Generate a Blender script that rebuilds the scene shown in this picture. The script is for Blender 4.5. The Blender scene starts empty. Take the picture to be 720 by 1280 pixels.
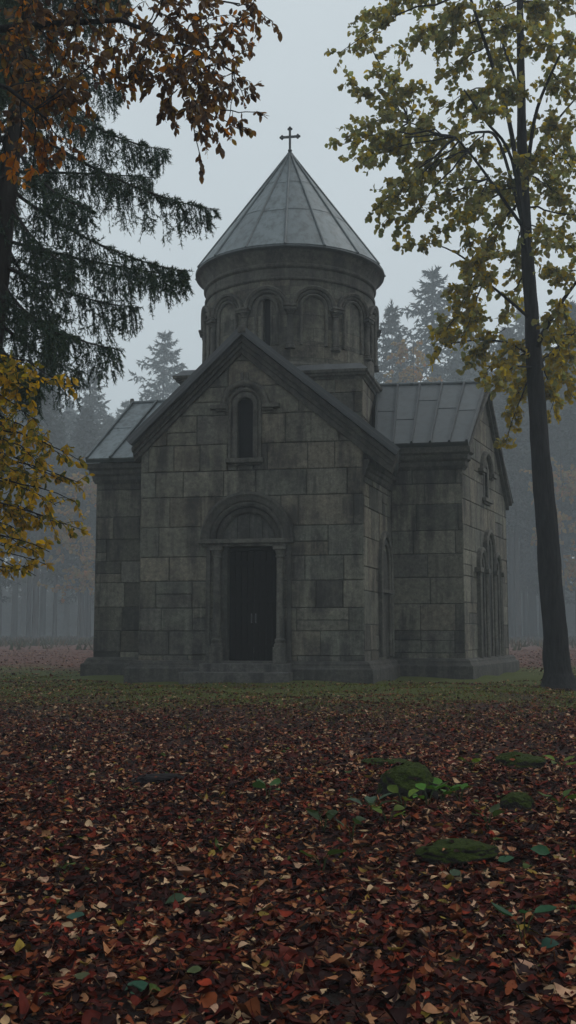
import bpy, bmesh, math, random
import numpy as np
from mathutils import Vector, noise as mnoise

rnd = random.Random(7)
rng = np.random.default_rng(11)
S = bpy.context.scene
COL = S.collection
R = math.radians

# ------------------------------------------------------------------ camera
F, CX, CY, YH, CAMH = 1300.0, 360.0, 640.0, 790.0, 1.25
TH = math.atan((YH - CY) / F)
CAM = np.array([0.0, 0.0, CAMH])


def ray(px, py):
    u = (px - CX) / F
    v = (CY - py) / F
    return np.array([u, math.cos(TH) - v * math.sin(TH), math.sin(TH) + v * math.cos(TH)])


def P(px, py, Y):
    d = ray(px, py)
    return CAM + d * (Y / d[1])


cd = bpy.data.cameras.new('camera')
cd.sensor_fit = 'VERTICAL'
cd.sensor_height = 36.0
cd.lens = 36.0 * F / 1280.0
cd.clip_end = 2000
cam = bpy.data.objects.new('camera', cd)
COL.objects.link(cam)
cam.location = CAM
cam.rotation_euler = (math.pi / 2 + TH, 0, 0)
S.camera = cam

# ------------------------------------------------------------------ materials


class NT:
    def __init__(s, name):
        s.m = bpy.data.materials.new(name)
        s.m.use_nodes = True
        s.t = s.m.node_tree
        s.t.nodes.clear()
        s.out = s.n('ShaderNodeOutputMaterial')

    def n(s, typ, **kw):
        x = s.t.nodes.new(typ)
        for k, v in kw.items():
            if k in x.inputs:
                s.set(x, k, v)
            else:
                setattr(x, k, v)
        return x

    def set(s, x, k, v):
        if hasattr(v, 'is_output'):
            s.t.links.new(v, x.inputs[k])
        else:
            x.inputs[k].default_value = v

    def l(s, a, b):
        s.t.links.new(a, b)

    def noise(s, scale, detail=4, rough=.6, coord=None, stretch=None, dist=0.0):
        co = coord or s.geo()
        if stretch:
            mp = s.n('ShaderNodeMapping')
            s.l(co, mp.inputs['Vector'])
            mp.inputs['Scale'].default_value = stretch
            co = mp.outputs[0]
        x = s.n('ShaderNodeTexNoise')
        x.inputs['Scale'].default_value = scale
        x.inputs['Detail'].default_value = detail
        x.inputs['Roughness'].default_value = rough
        x.inputs['Distortion'].default_value = dist
        s.l(co, x.inputs['Vector'])
        return x.outputs['Fac']

    def geo(s):
        return s.n('ShaderNodeNewGeometry').outputs['Position']

    def ramp(s, fac, stops):
        x = s.n('ShaderNodeValToRGB')
        el = x.color_ramp.elements
        while len(el) < len(stops):
            el.new(.5)
        for e, (p, c) in zip(el, stops):
            e.position = p
            e.color = (*c, 1) if len(c) == 3 else c
        s.l(fac, x.inputs[0])
        return x.outputs[0]

    def mix(s, fac, a, b, mode='MIX'):
        x = s.n('ShaderNodeMix', data_type='RGBA', blend_type=mode)
        for sock, v in ((x.inputs[0], fac), (x.inputs[6], a), (x.inputs[7], b)):
            if hasattr(v, 'is_output'):
                s.l(v, sock)
            elif isinstance(v, tuple):
                sock.default_value = (*v, 1) if len(v) == 3 else v
            else:
                sock.default_value = v
        return x.outputs[2]

    def attr(s, name):
        return s.n('ShaderNodeAttribute', attribute_name=name).outputs['Color']

    def bump(s, h, strength=.4, dist=.02, normal=None):
        b = s.n('ShaderNodeBump')
        b.inputs['Strength'].default_value = strength
        b.inputs['Distance'].default_value = dist
        s.l(h, b.inputs['Height'])
        if normal is not None:
            s.l(normal, b.inputs['Normal'])
        return b.outputs[0]

    def pbsdf(s, color, rough=.8, metal=0.0, spec=.5, normal=None):
        b = s.n('ShaderNodeBsdfPrincipled')
        for k, v in (('Base Color', color), ('Roughness', rough), ('Metallic', metal), ('Specular IOR Level', spec)):
            if hasattr(v, 'is_output'):
                s.l(v, b.inputs[k])
            elif isinstance(v, tuple):
                b.inputs[k].default_value = (*v, 1)
            else:
                b.inputs[k].default_value = v
        if normal is not None:
            s.l(normal, b.inputs['Normal'])
        return b.outputs[0]

    def done(s, sh):
        s.l(sh, s.out.inputs['Surface'])
        return s.m


def mat_stone(name, gain=1.0, use_attr=True):
    t = NT(name)
    base = t.attr('tint') if use_attr else None
    n1 = t.noise(1.3, 6, .65)
    n2 = t.noise(9, 6, .7)
    n3 = t.noise(70, 3, .6)
    streak = t.noise(1.0, 7, .65, stretch=(2.6, 2.6, .28))
    v = t.ramp(n2, [(.28, (.45, .45, .45)), (.72, (1.45, 1.43, 1.38))])
    col = t.mix(1.0, base if base is not None else (.16 * gain, .152 * gain, .14 * gain), v, 'MULTIPLY')
    # soot and damp stains
    st = t.ramp(streak, [(.42, (0, 0, 0)), (.58, (1, 1, 1))])
    st2 = t.ramp(n1, [(.34, (0, 0, 0)), (.57, (1, 1, 1))])
    stain = t.mix(1.0, st, st2, 'MULTIPLY')
    col = t.mix(t.mix(1.0, stain, (.85, .85, .85), 'MULTIPLY'), col, (.03, .027, .026))
    # lichen
    li = t.ramp(t.noise(3.1, 8, .75), [(.56, (0, 0, 0)), (.72, (1, 1, 1))])
    col = t.mix(t.mix(1.0, li, (.38, .38, .38), 'MULTIPLY'), col, (.20, .21, .15))
    sp = t.ramp(n3, [(.3, (.6, .6, .6)), (.7, (1.3, 1.3, 1.3))])
    col = t.mix(1.0, col, sp, 'MULTIPLY')
    h = t.mix(.5, n2, n3)
    return t.done(t.pbsdf(col, .88, 0, .3, t.bump(h, .8, .05)))


M = {}
M['block'] = mat_stone('tuff_block')
M['carved'] = mat_stone('carved_stone')


def mat_metal():
    t = NT('zinc_sheet')
    n = t.noise(2.2, 6, .7)
    streak = t.noise(2.0, 5, .65, stretch=(2.5, 2.5, .4))
    c = t.mix(1.0, t.attr('tint'), t.ramp(n, [(.25, (.7, .7, .7)), (.75, (1.2, 1.2, 1.2))]), 'MULTIPLY')
    c = t.mix(t.ramp(streak, [(.45, (0, 0, 0)), (.68, (.75, .75, .75))]), c, (.055, .06, .062))
    rg = t.ramp(n, [(.3, (.45, .45, .45)), (.7, (.68, .68, .68))])
    return t.done(t.pbsdf(c, rg, .25, .45, t.bump(t.noise(3.5, 3, .5), .12, .05)))


M['metal'] = mat_metal()


def mat_simple(name, c, rough=.7, metal=0.0, var=.3, scale=20, stretch=None, spec=.4, bump=.3):
    t = NT(name)
    n = t.noise(scale, 5, .65, stretch=stretch)
    col = t.mix(1.0, c, t.ramp(n, [(.25, (1 - var,) * 3), (.75, (1 + var,) * 3)]), 'MULTIPLY')
    return t.done(t.pbsdf(col, rough, metal, spec, t.bump(n, bump, .02)))


M['wood'] = mat_simple('old_door_wood', (.005, .0035, .003), .85, 0, .5, 6, (9, 9, .7), .08)
M['iron'] = mat_simple('dark_iron', (.05, .052, .055), .45, .7, .3, 30)
M['glass'] = mat_simple('dark_glass', (.005, .005, .006), .3, 0, .2, 5, None, .08, .05)
M['dark'] = mat_simple('interior_dark', (.01, .01, .01), .9)
M['bark'] = mat_simple('dark_bark', (.017, .016, .0165), .9, 0, .85, 5, (5, 5, .6), .15, 1.0)
M['barkp'] = mat_simple('conifer_bark', (.035, .03, .027), .9, 0, .5, 6, (3, 3, .5), .25, .8)


def mat_leaf(name, trans=.35, rough=.5, spec=.35):
    t = NT(name)
    a = t.attr('tint')
    n = t.noise(35, 3, .6)
    c = t.mix(1.0, a, t.ramp(n, [(.3, (.75, .75, .75)), (.7, (1.2, 1.2, 1.2))]), 'MULTIPLY')
    b = t.pbsdf(c, rough, 0, spec)
    if trans <= 0:
        return t.done(b)
    tr = t.n('ShaderNodeBsdfTranslucent')
    t.l(t.mix(1.0, c, (1.3, 1.25, .9), 'MULTIPLY'), tr.inputs['Color'])
    mx = t.n('ShaderNodeMixShader')
    mx.inputs[0].default_value = trans
    t.l(b, mx.inputs[1])
    t.l(tr.outputs[0], mx.inputs[2])
    return t.done(mx.outputs[0])


M['leaf'] = mat_leaf('autumn_leaf', .64)
M['needle'] = mat_leaf('needle', .12, .6, .3)
M['litter'] = mat_leaf('leaf_litter', 0, .55, .06)
M['greenleaf'] = mat_leaf('green_leaf', .3, .5, .15)
M['grass'] = mat_leaf('grass_blade', .3, .6, .08)


def mat_moss(name):
    t = NT(name)
    nz = t.n('ShaderNodeSeparateXYZ')
    t.l(t.n('ShaderNodeNewGeometry').outputs['Normal'], nz.inputs[0])
    n = t.noise(9, 6, .7)
    add = t.n('ShaderNodeMath', operation='ADD')
    t.l(nz.outputs[2], add.inputs[0])
    t.l(n, add.inputs[1])
    k = t.ramp(add.outputs[0], [(.70, (0, 0, 0)), (1.02, (1, 1, 1))])
    moss = t.ramp(t.noise(45, 4, .7), [(.3, (.012, .022, .002)), (.7, (.06, .085, .010))])
    col = t.mix(k, (.035, .03, .028), moss)
    return t.done(t.pbsdf(col, .95, 0, .15, t.bump(t.noise(60, 5, .75), 1.0, .05)))


M['moss'] = mat_moss('mossy_rock')
M['wetrock'] = mat_simple('wet_dark_stone', (.010, .008, .009), .8, 0, .5, 12, None, .1)


def mat_ground():
    t = NT('forest_floor')
    sep = t.n('ShaderNodeSeparateXYZ')
    t.l(t.geo(), sep.inputs[0])
    big = t.noise(.35, 5, .6)
    fine = t.noise(16, 5, .7)
    vor = t.n('ShaderNodeTexVoronoi', feature='F1')
    vor.inputs['Scale'].default_value = 13
    t.l(t.geo(), vor.inputs['Vector'])
    sv = t.n('ShaderNodeSeparateColor')
    t.l(vor.outputs['Color'], sv.inputs[0])
    litter = t.ramp(sv.outputs[0], [(0, (.014, .004, .003)), (.45, (.042, .009, .005)), (.8, (.085, .020, .010)), (1, (.15, .07, .035))])
    soil = t.mix(t.ramp(fine, [(.4, (0, 0, 0)), (.6, (1, 1, 1))]), (.012, .008, .006), litter)
    grass = t.ramp(t.noise(22, 4, .7), [(.3, (.028, .036, .005)), (.7, (.085, .095, .013))])
    # mossy grass lawn near the chapel: a real patch of ground, by world position
    mr = t.n('ShaderNodeMapRange')
    t.l(sep.outputs[1], mr.inputs[0])
    mr.inputs[1].default_value = 13.0
    mr.inputs[2].default_value = 23.0
    mr2 = t.n('ShaderNodeMapRange')
    t.l(sep.outputs[1], mr2.inputs[0])
    mr2.inputs[1].default_value = 44.0
    mr2.inputs[2].default_value = 30.0
    k = t.mix(1.0, mr.outputs[0], mr2.outputs[0], 'MULTIPLY')
    k = t.mix(1.0, k, t.ramp(big, [(.3, (.35, .35, .35)), (.6, (1.5, 1.5, 1.5))]), 'MULTIPLY')
    kk = t.ramp(k, [(.35, (0, 0, 0)), (.75, (1, 1, 1))])
    far = t.n('ShaderNodeMapRange')
    t.l(sep.outputs[1], far.inputs[0])
    far.inputs[1].default_value = 24.0
    far.inputs[2].default_value = 40.0
    red = t.ramp(t.noise(5, 6, .75), [(.3, (.045, .022, .016)), (.7, (.13, .058, .043))])
    soil = t.mix(far.outputs[0], soil, red)
    col = t.mix(kk, soil, grass)
    return t.done(t.pbsdf(col, .9, 0, .2, t.bump(fine, .8, .05)))


M['ground'] = mat_ground()

# ------------------------------------------------------------------ mesh helpers


def tag(o, label=None, cat=None, group=None, kind=None):
    if label:
        o['label'] = label
    if cat:
        o['category'] = cat
    if group:
        o['group'] = group
    if kind:
        o['kind'] = kind
    return o


def empty(name, loc, label, cat, group=None):
    o = bpy.data.objects.new(name, None)
    COL.objects.link(o)
    o.location = loc
    o.empty_display_size = .2
    return tag(o, label, cat, group)


def link(name, me, mat, parent=None):
    o = bpy.data.objects.new(name, me)
    COL.objects.link(o)
    me.materials.append(M[mat] if isinstance(mat, str) else mat)
    if parent is not None:
        o.parent = parent
        # parents here are unrotated, unscaled: keep world geometry in place
        w = Vector((0, 0, 0))
        p = parent
        while p is not None:
            w += p.location
            p = p.parent
        o.location = -w
    return o


class MB:
    """collects vertices, faces and a per-vertex tint"""

    def __init__(s, tint=(.2, .19, .175)):
        s.v, s.f, s.c, s.tint = [], [], [], tint

    def add(s, vs, fs, tint=None):
        b = len(s.v)
        s.v += [tuple(map(float, p)) for p in vs]
        s.f += [tuple(b + i for i in f) for f in fs]
        s.c += [tint or s.tint] * len(vs)

    def hexa(s, p, tint=None):
        s.add(p, [(0, 3, 2, 1), (4, 5, 6, 7), (0, 1, 5, 4), (1, 2, 6, 5), (2, 3, 7, 6), (3, 0, 4, 7)], tint)

    def box(s, fm, s0, s1, z0, z1, d0, d1, tint=None):
        s.hexa([fm(s0, z0, d0), fm(s1, z0, d0), fm(s1, z0, d1), fm(s0, z0, d1), fm(s0, z1, d0), fm(s1, z1, d0), fm(s1, z1, d1), fm(s0, z1, d1)], tint)

    def prism(s, ring0, ring1, tint=None):
        n = len(ring0)
        s.add(list(ring0) + list(ring1), [tuple(range(n - 1, -1, -1)), tuple(range(n, 2 * n))] + [(i, (i + 1) % n, n + (i + 1) % n, n + i) for i in range(n)], tint)

    def sweep(s, rows, closed_row=True, cap=True, tint=None):
        """rows: list of lists of points, neighbouring rows joined"""
        n = len(rows[0])
        vs = [p for r in rows for p in r]
        fs = []
        m = n if closed_row else n - 1
        for i in range(len(rows) - 1):
            for j in range(m):
                k = (j + 1) % n
                fs.append((i * n + j, i * n + k, (i + 1) * n + k, (i + 1) * n + j))
        if cap and closed_row:
            fs.append(tuple(range(n - 1, -1, -1)))
            fs.append(tuple((len(rows) - 1) * n + j for j in range(n)))
        s.add(vs, fs, tint)

    def tube(s, pts, rad, seg=6, tint=None):
        pts = [Vector(p) for p in pts]
        rows = []
        ref = None
        for i, p in enumerate(pts):
            d = (pts[min(i + 1, len(pts) - 1)] - pts[max(i - 1, 0)]).normalized()
            if ref is None:
                ref = d.orthogonal().normalized()
            a = (ref - d * ref.dot(d)).normalized()
            ref = a
            b = d.cross(a)
            r = rad[i] if hasattr(rad, '__len__') else rad
            rows.append([p + (a * math.cos(k * 2 * math.pi / seg) + b * math.sin(k * 2 * math.pi / seg)) * r for k in range(seg)])
        s.sweep(rows, True, True, tint)

    def lathe(s, cx, cy, prof, seg=96, tint=None, a0=0):
        rows = [[(cx + r * math.cos(a0 + k * 2 * math.pi / seg), cy + r * math.sin(a0 + k * 2 * math.pi / seg), z) for k in range(seg)] for r, z in prof]
        s.sweep(rows, True, False, tint)

    def build(s, name, mat, parent=None, bevel=0.0, smooth=None, recalc=True):
        me = bpy.data.meshes.new(name)
        me.from_pydata(s.v, [], s.f)
        me.validate()
        ca = me.color_attributes.new('tint', 'FLOAT_COLOR', 'POINT')
        arr = np.ones((len(s.v), 4), dtype=np.float32)
        arr[:, :3] = np.array(s.c, dtype=np.float32)
        ca.data.foreach_set('color', arr.ravel())
        if recalc:
            bm = bmesh.new()
            bm.from_mesh(me)
            bmesh.ops.recalc_face_normals(bm, faces=bm.faces)
            bm.to_mesh(me)
            bm.free()
        if smooth is not None:
            me.set_sharp_from_angle(angle=R(smooth))
            for p in me.polygons:
                p.use_smooth = True
        o = link(name, me, mat, parent)
        if bevel > 0:
            b = o.modifiers.new('edge', 'BEVEL')
            b.width = bevel
            b.segments = 2
            b.limit_method = 'ANGLE'
            b.angle_limit = R(40)
        return o


def np_mesh(name, V, FACES, tint, mat, parent=None, smooth=False):
    """V (n,3) array, FACES (m,k) array of one polygon size"""
    me = bpy.data.meshes.new(name)
    k = FACES.shape[1]
    me.vertices.add(len(V))
    me.vertices.foreach_set('co', V.astype(np.float32).ravel())
    me.loops.add(FACES.size)
    me.loops.foreach_set('vertex_index', FACES.astype(np.int32).ravel())
    me.polygons.add(len(FACES))
    me.polygons.foreach_set('loop_start', np.arange(0, FACES.size, k, dtype=np.int32))
    if smooth:
        me.polygons.foreach_set('use_smooth', np.ones(len(FACES), dtype=bool))
    me.update(calc_edges=True)
    ca = me.color_attributes.new('tint', 'FLOAT_COLOR', 'POINT')
    arr = np.ones((len(V), 4), dtype=np.float32)
    arr[:, :3] = tint
    ca.data.foreach_set('color', arr.ravel())
    return link(name, me, mat, parent)


# ------------------------------------------------------------------ ground height
def gh(x, y):
    return .035 * np.sin(x * .9 + 1.3) * np.cos(y * .7) + .02 * np.sin(x * 2.3 + y * 1.7) + .02 * np.cos(y * 2.9 - x * 1.1) - .02


# ------------------------------------------------------------------ the chapel
E = lambda x, y: np.array([x, y, 0.0])
PLAN = dict(FL=E(-3.93, 27.5), FR=E(1.94, 26.5), J1=E(2.97, 29.7), RA=E(4.96, 29.3), RB=E(7.27, 34.5), J2=E(4.6, 35.0),
            RR=E(5.6, 38.2), RL=E(-.2, 39.1), J3=E(-1.3, 36.05), LB=E(-4.2, 36.6), LA=E(-5.8, 31.2), J4=E(-2.95, 30.7))


class Face:
    """a vertical wall plane: s along the wall, z up, d outwards"""

    def __init__(s, A, B):
        s.A = np.array(A, float)
        s.L = float(np.linalg.norm(B - A))
        s.e = (B - A) / s.L
        s.n = np.array([s.e[1], -s.e[0], 0.0])

    def __call__(s, u, z, d):
        return s.A + s.e * u + s.n * d + np.array([0, 0, z])

    def hit(s, px, py, d=0.0):
        r = ray(px, py)
        k = np.dot(s.A + s.n * d - CAM, s.n) / np.dot(r, s.n)
        p = CAM + r * k
        return float(np.dot(p - s.A, s.e)), float(p[2])


FRONT = Face(PLAN['FL'], PLAN['FR'])
FSIDE = Face(PLAN['FR'], PLAN['J1'])
RFRONT = Face(PLAN['J1'], PLAN['RA'])
REND = Face(PLAN['RA'], PLAN['RB'])
LFRONT = Face(PLAN['LA'], PLAN['J4'])


def clip(poly, a, b):
    """keep the side of line a->b that lies to its left"""
    out = []
    n = len(poly)
    f = lambda p: (b[0] - a[0]) * (p[1] - a[1]) - (b[1] - a[1]) * (p[0] - a[0])
    for i in range(n):
        p, q = poly[i], poly[(i + 1) % n]
        fp, fq = f(p), f(q)
        if fp >= 0:
            out.append(p)
        if fp * fq < 0:
            k = fp / (fp - fq)
            out.append((p[0] + (q[0] - p[0]) * k, p[1] + (q[1] - p[1]) * k))
    return out


def area(p):
    return .5 * sum(p[i][0] * p[(i + 1) % len(p)][1] - p[(i + 1) % len(p)][0] * p[i][1] for i in range(len(p)))


def shrink(poly, g):
    res = list(poly)
    n = len(poly)
    for i in range(n):
        a, b = poly[i], poly[(i + 1) % n]
        L = math.hypot(b[0] - a[0], b[1] - a[1])
        if L < 1e-6:
            continue
        nx, ny = -(b[1] - a[1]) / L * g, (b[0] - a[0]) / L * g
        res = clip(res, (a[0] + nx, a[1] + ny), (b[0] + nx, b[1] + ny))
        if len(res) < 3:
            return []
    # drop near-duplicate corners
    out = []
    for p in res:
        if not out or math.hypot(p[0] - out[-1][0], p[1] - out[-1][1]) > 1e-4:
            out.append(p)
    if len(out) > 2 and math.hypot(out[0][0] - out[-1][0], out[0][1] - out[-1][1]) < 1e-4:
        out.pop()
    return out


def cut_rect(rect, holes):
    rs = [rect]
    for h in holes:
        nr = []
        for (a, b, c, d) in rs:  # s0 s1 z0 z1
            if h[0] >= b or h[1] <= a or h[2] >= d or h[3] <= c:
                nr.append((a, b, c, d))
                continue
            if a < h[0]:
                nr.append((a, h[0], c, d))
            if b > h[1]:
                nr.append((h[1], b, c, d))
            m0, m1 = max(a, h[0]), min(b, h[1])
            if c < h[2]:
                nr.append((m0, m1, c, h[2]))
            if d > h[3]:
                nr.append((m0, m1, h[3], d))
        rs = nr
    return rs


def stone_tint(r, z=3.0, dark=0.0):
    k = r.uniform(.78, 1.22)
    g = r.random()
    c = np.array([.190, .182, .156])
    if g < .22:
        c = np.array([.186, .168, .140])
    elif g < .42:
        c = np.array([.165, .165, .146])
    elif g < .54:
        c = np.array([.14, .135, .124])
    if z < 2.4 and r.random() < .24:
        c = np.array([.105, .1, .092])
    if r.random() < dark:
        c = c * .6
    return tuple(c * k * np.array([.91, .90, .86]))


def masonry(mb, fm, poly, holes=(), seed=0, dark=0.0, hrow=(.58, .86), wblk=(.62, 1.35), rows=None):
    r = random.Random(seed)
    s0, s1 = min(p[0] for p in poly), max(p[0] for p in poly)
    z0, z1 = min(p[1] for p in poly), max(p[1] for p in poly)

    def cp(rect):
        q = [(rect[0], rect[2]), (rect[1], rect[2]), (rect[1], rect[3]), (rect[0], rect[3])]
        for i in range(len(poly)):
            q = clip(q, poly[i], poly[(i + 1) % len(poly)])
            if len(q) < 3:
                return []
        return q
    for rc in cut_rect((s0, s1, z0, z1), holes):
        q = cp(rc)
        if q and area(q) > 1e-4:
            mb.add([fm(a, b, -.034) for a, b in q], [tuple(range(len(q)))], (.045, .043, .041))
    z = z0
    while z < z1 - .05:
        h = r.uniform(*hrow)
        if z1 - (z + h) < .25:
            h = z1 - z + .01
        s = s0 - r.uniform(0, .6)
        while s < s1:
            w = r.uniform(*wblk) * (1.25 if h > .75 else 1)
            split = [(s, s + w, z, z + h)]
            if r.random() < .12:  # a tall block replaced by two thin ones
                k = r.uniform(.4, .6) * h
                split = [(s, s + w, z, z + k), (s, s + w, z + k, z + h)]
            for b in split:
                for rc in cut_rect(b, holes):
                    q = cp(rc)
                    if not q or area(q) < .006:
                        continue
                    o = shrink(q, r.uniform(.006, .012))
                    i_ = shrink(o, r.uniform(.010, .02)) if o else []
                    if len(i_) != len(o) or len(o) < 3:
                        if len(o) < 3:
                            continue
                        i_ = o
                    d = r.uniform(-.007, .007)
                    n = len(o)
                    tl = (r.uniform(-.004, .004), r.uniform(-.004, .004))
                    sc, zc = sum(p[0] for p in o) / n, sum(p[1] for p in o) / n
                    ring = [fm(a, c, -.045) for a, c in o] + [fm(a, c, -.014 + d) for a, c in o] + [fm(a, c, d + (a - sc) * tl[0] + (c - zc) * tl[1]) for a, c in i_]
                    fs = [(k, (k + 1) % n, n + (k + 1) % n, n + k) for k in range(n)]
                    fs += [(n + k, n + (k + 1) % n, 2 * n + (k + 1) % n, 2 * n + k) for k in range(n)]
                    fs.append(tuple(range(2 * n, 3 * n)))
                    mb.add(ring, fs, stone_tint(r, zc, dark))
            s += w
        z += h


def reveal(mb, fm, h, depth=.4):
    """sides of a rectangular opening"""
    a, b, c, d = h
    cs = [(a, c), (b, c), (b, d), (a, d)]
    for i in range(4):
        p, q = cs[i], cs[(i + 1) % 4]
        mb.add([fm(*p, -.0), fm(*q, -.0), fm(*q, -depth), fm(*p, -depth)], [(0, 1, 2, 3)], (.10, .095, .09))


def arch_profile_sweep(mb, fm, cs, zs, prof, zleg=None, n=28, tint=None, pointed=0.0):
    """moulding swept round a semicircle of centre (cs, zs); prof: (radius, d) closed loop; legs down to zleg"""
    rows = []

    def pt(r, t):
        x, y = r * math.cos(t), r * math.sin(t)
        return cs + x, zs + y * (1 + pointed)
    if zleg is not None:
        rows.append([fm(cs + r, zleg, d) for r, d in prof])
    for i in range(n + 1):
        t = math.pi * i / n
        rows.append([fm(*pt(r, t), d) for r, d in prof])
    if zleg is not None:
        rows.append([fm(cs - r, zleg, d) for r, d in prof])
    mb.sweep(rows, True, True, tint)


def arch_fill(mb, fm, cs, zs, r, z0, d, n=24, tint=None, thick=.05):
    pts = [(cs + r, z0)] + [(cs + r * math.cos(math.pi * i / n), zs + r * math.sin(math.pi * i / n)) for i in range(n + 1)] + [(cs - r, z0)]
    mb.prism([fm(a, b, d - thick) for a, b in pts], [fm(a, b, d) for a, b in pts], tint)


def spandrel(mb, fm, cs, zs, r, s0, s1, z1, d, n=24, tint=None, z0=None):
    """flat stone between an arch of radius r and a rectangle above its springing"""
    z0 = zs if z0 is None else z0
    inner = [(cs + r, z0)] + [(cs + r * math.cos(math.pi * i / n), zs + r * math.sin(math.pi * i / n)) for i in range(n + 1)] + [(cs - r, z0)]
    outer = []
    for a, b in inner:
        if b <= zs + 1e-6:
            outer.append((s1 if a > cs else s0, b))
        else:
            dx, dz = a - cs, b - zs
            k = min(((s1 - cs) / dx) if dx > 1e-6 else 1e9, ((s0 - cs) / dx) if dx < -1e-6 else 1e9, (z1 - zs) / dz if dz > 1e-6 else 1e9)
            outer.append((cs + dx * k, zs + dz * k))
    rows = [[fm(*p, d - .06), fm(*p, d), fm(*q, d), fm(*q, d - .06)] for p, q in zip(inner, outer)]
    mb.sweep(rows, True, True, tint)


CH = empty('stone_chapel', (.1, 31.0, 0), 'old grey stone chapel with a conical metal dome roof and a dark arched doorway', 'chapel')
CARV = (.120, .114, .100)
CARVD = (.084, .080, .072)

# front gable outline in wall coordinates
oL, oA, oR = FRONT.hit(163, 556, .3), FRONT.hit(303, 415, .3), FRONT.hit(497, 568, .3)
iL, iA, iR = FRONT.hit(168, 577, .1), FRONT.hit(301, 442, .1), FRONT.hit(489, 591, .1)


def lin(p, q, s):
    return p[1] + (q[1] - p[1]) * (s - p[0]) / (q[0] - p[0])


zFL = lin(iL, iA, 0) + .1
zFR = lin(iA, iR, FRONT.L) + .1
# window and door measurements
wl, wt = FRONT.hit(297, 497)
wr, wb = FRONT.hit(316, 573)
dl, dt = FRONT.hit(283.5, 682)
dr, db = FRONT.hit(345, 829)
wc, dc = (wl + wr) / 2, (dl + dr) / 2
whole_w = (wl, wr, wb, wt)
# the tympanum recess above the door
tc = FRONT.hit(309.5, 674)
tr_in = FRONT.hit(351, 674)[0] - tc[0]
tr_out = FRONT.hit(367, 674)[0] - tc[0]
door_hole = (dl - .16, dr + .16, db, tc[1])
tym_hole = (tc[0] - tr_in, tc[0] + tr_in, tc[1], tc[1] + tr_in)

mb = MB()
gpoly = [(0, 0.02), (FRONT.L, .02), (FRONT.L, zFR), (iA[0], iA[1] + .12), (0, zFL)]
masonry(mb, FRONT, gpoly, [whole_w, door_hole, tym_hole], 21, .03)
reveal(mb, FRONT, whole_w, .45)
reveal(mb, FRONT, door_hole, .5)
GW = mb.build('gable_wall', 'block', CH, recalc=False)

# side wall of the front arm
sEave = FRONT(oR[0], oR[1], .3)
zs_near = zFR - .1
mb = MB()
nl, nt = FSIDE.hit(474, 690)
nr_, nb = FSIDE.hit(487, 820)
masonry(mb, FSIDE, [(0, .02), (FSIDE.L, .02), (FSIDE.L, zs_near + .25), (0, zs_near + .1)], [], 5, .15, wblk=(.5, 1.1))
SW = mb.build('side_wall', 'block', CH, recalc=False)
# narrow blind arch on it
mb = MB(CARV)
cs = (nl + nr_) / 2
hw = max((nr_ - nl) / 2, .3)
for r0, r1, d in ((hw, hw + .13, .10), (hw - .14, hw - .04, .06)):
    arch_profile_sweep(mb, FSIDE, cs, nt - hw * .6, [(r0, -.02), (r0, d), ((r0 + r1) / 2, d + .03), (r1, d), (r1, -.02)], nb, pointed=.35)
mb.box(FSIDE, cs - hw - .22, cs + hw + .22, nt - hw * .6 - .75, nt - hw * .6 - .65, 0, .13)
BA = mb.build('blind_arch', 'carved', CH, bevel=.008)
mb = MB(CARVD)
arch_fill(mb, FSIDE, cs, nt - hw * .6, hw - .15, nb, .012)
mb.build('niche_panel', 'carved', BA)

# right arm
ze_r = P(584, 553, 28.95)[2]
zr_r = P(607, 479, 31.9)[2]
ze_rb = P(641, 627, 34.9)[2]
mb = MB()
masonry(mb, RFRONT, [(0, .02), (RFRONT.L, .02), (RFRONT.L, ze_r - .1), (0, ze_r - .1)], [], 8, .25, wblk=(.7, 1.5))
mb.build('arm_wall', 'block', CH, recalc=False)
mb = MB()
apex_u = .51 * REND.L
er_l, er_t = REND.hit(598, 577)
er_r, er_b = REND.hit(604, 622)
ecu = .5 * REND.L
slit = (ecu - .2, ecu + .2, er_b, er_t)
masonry(mb, REND, [(0, .02), (REND.L, .02), (REND.L, ze_rb + .02), (apex_u, zr_r - .2), (0, ze_r - .12)], [slit], 9, 0.0, wblk=(.6, 1.3))
reveal(mb, REND, slit, .4)
mb.build('gable_wall', 'block', CH, recalc=False)


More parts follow.
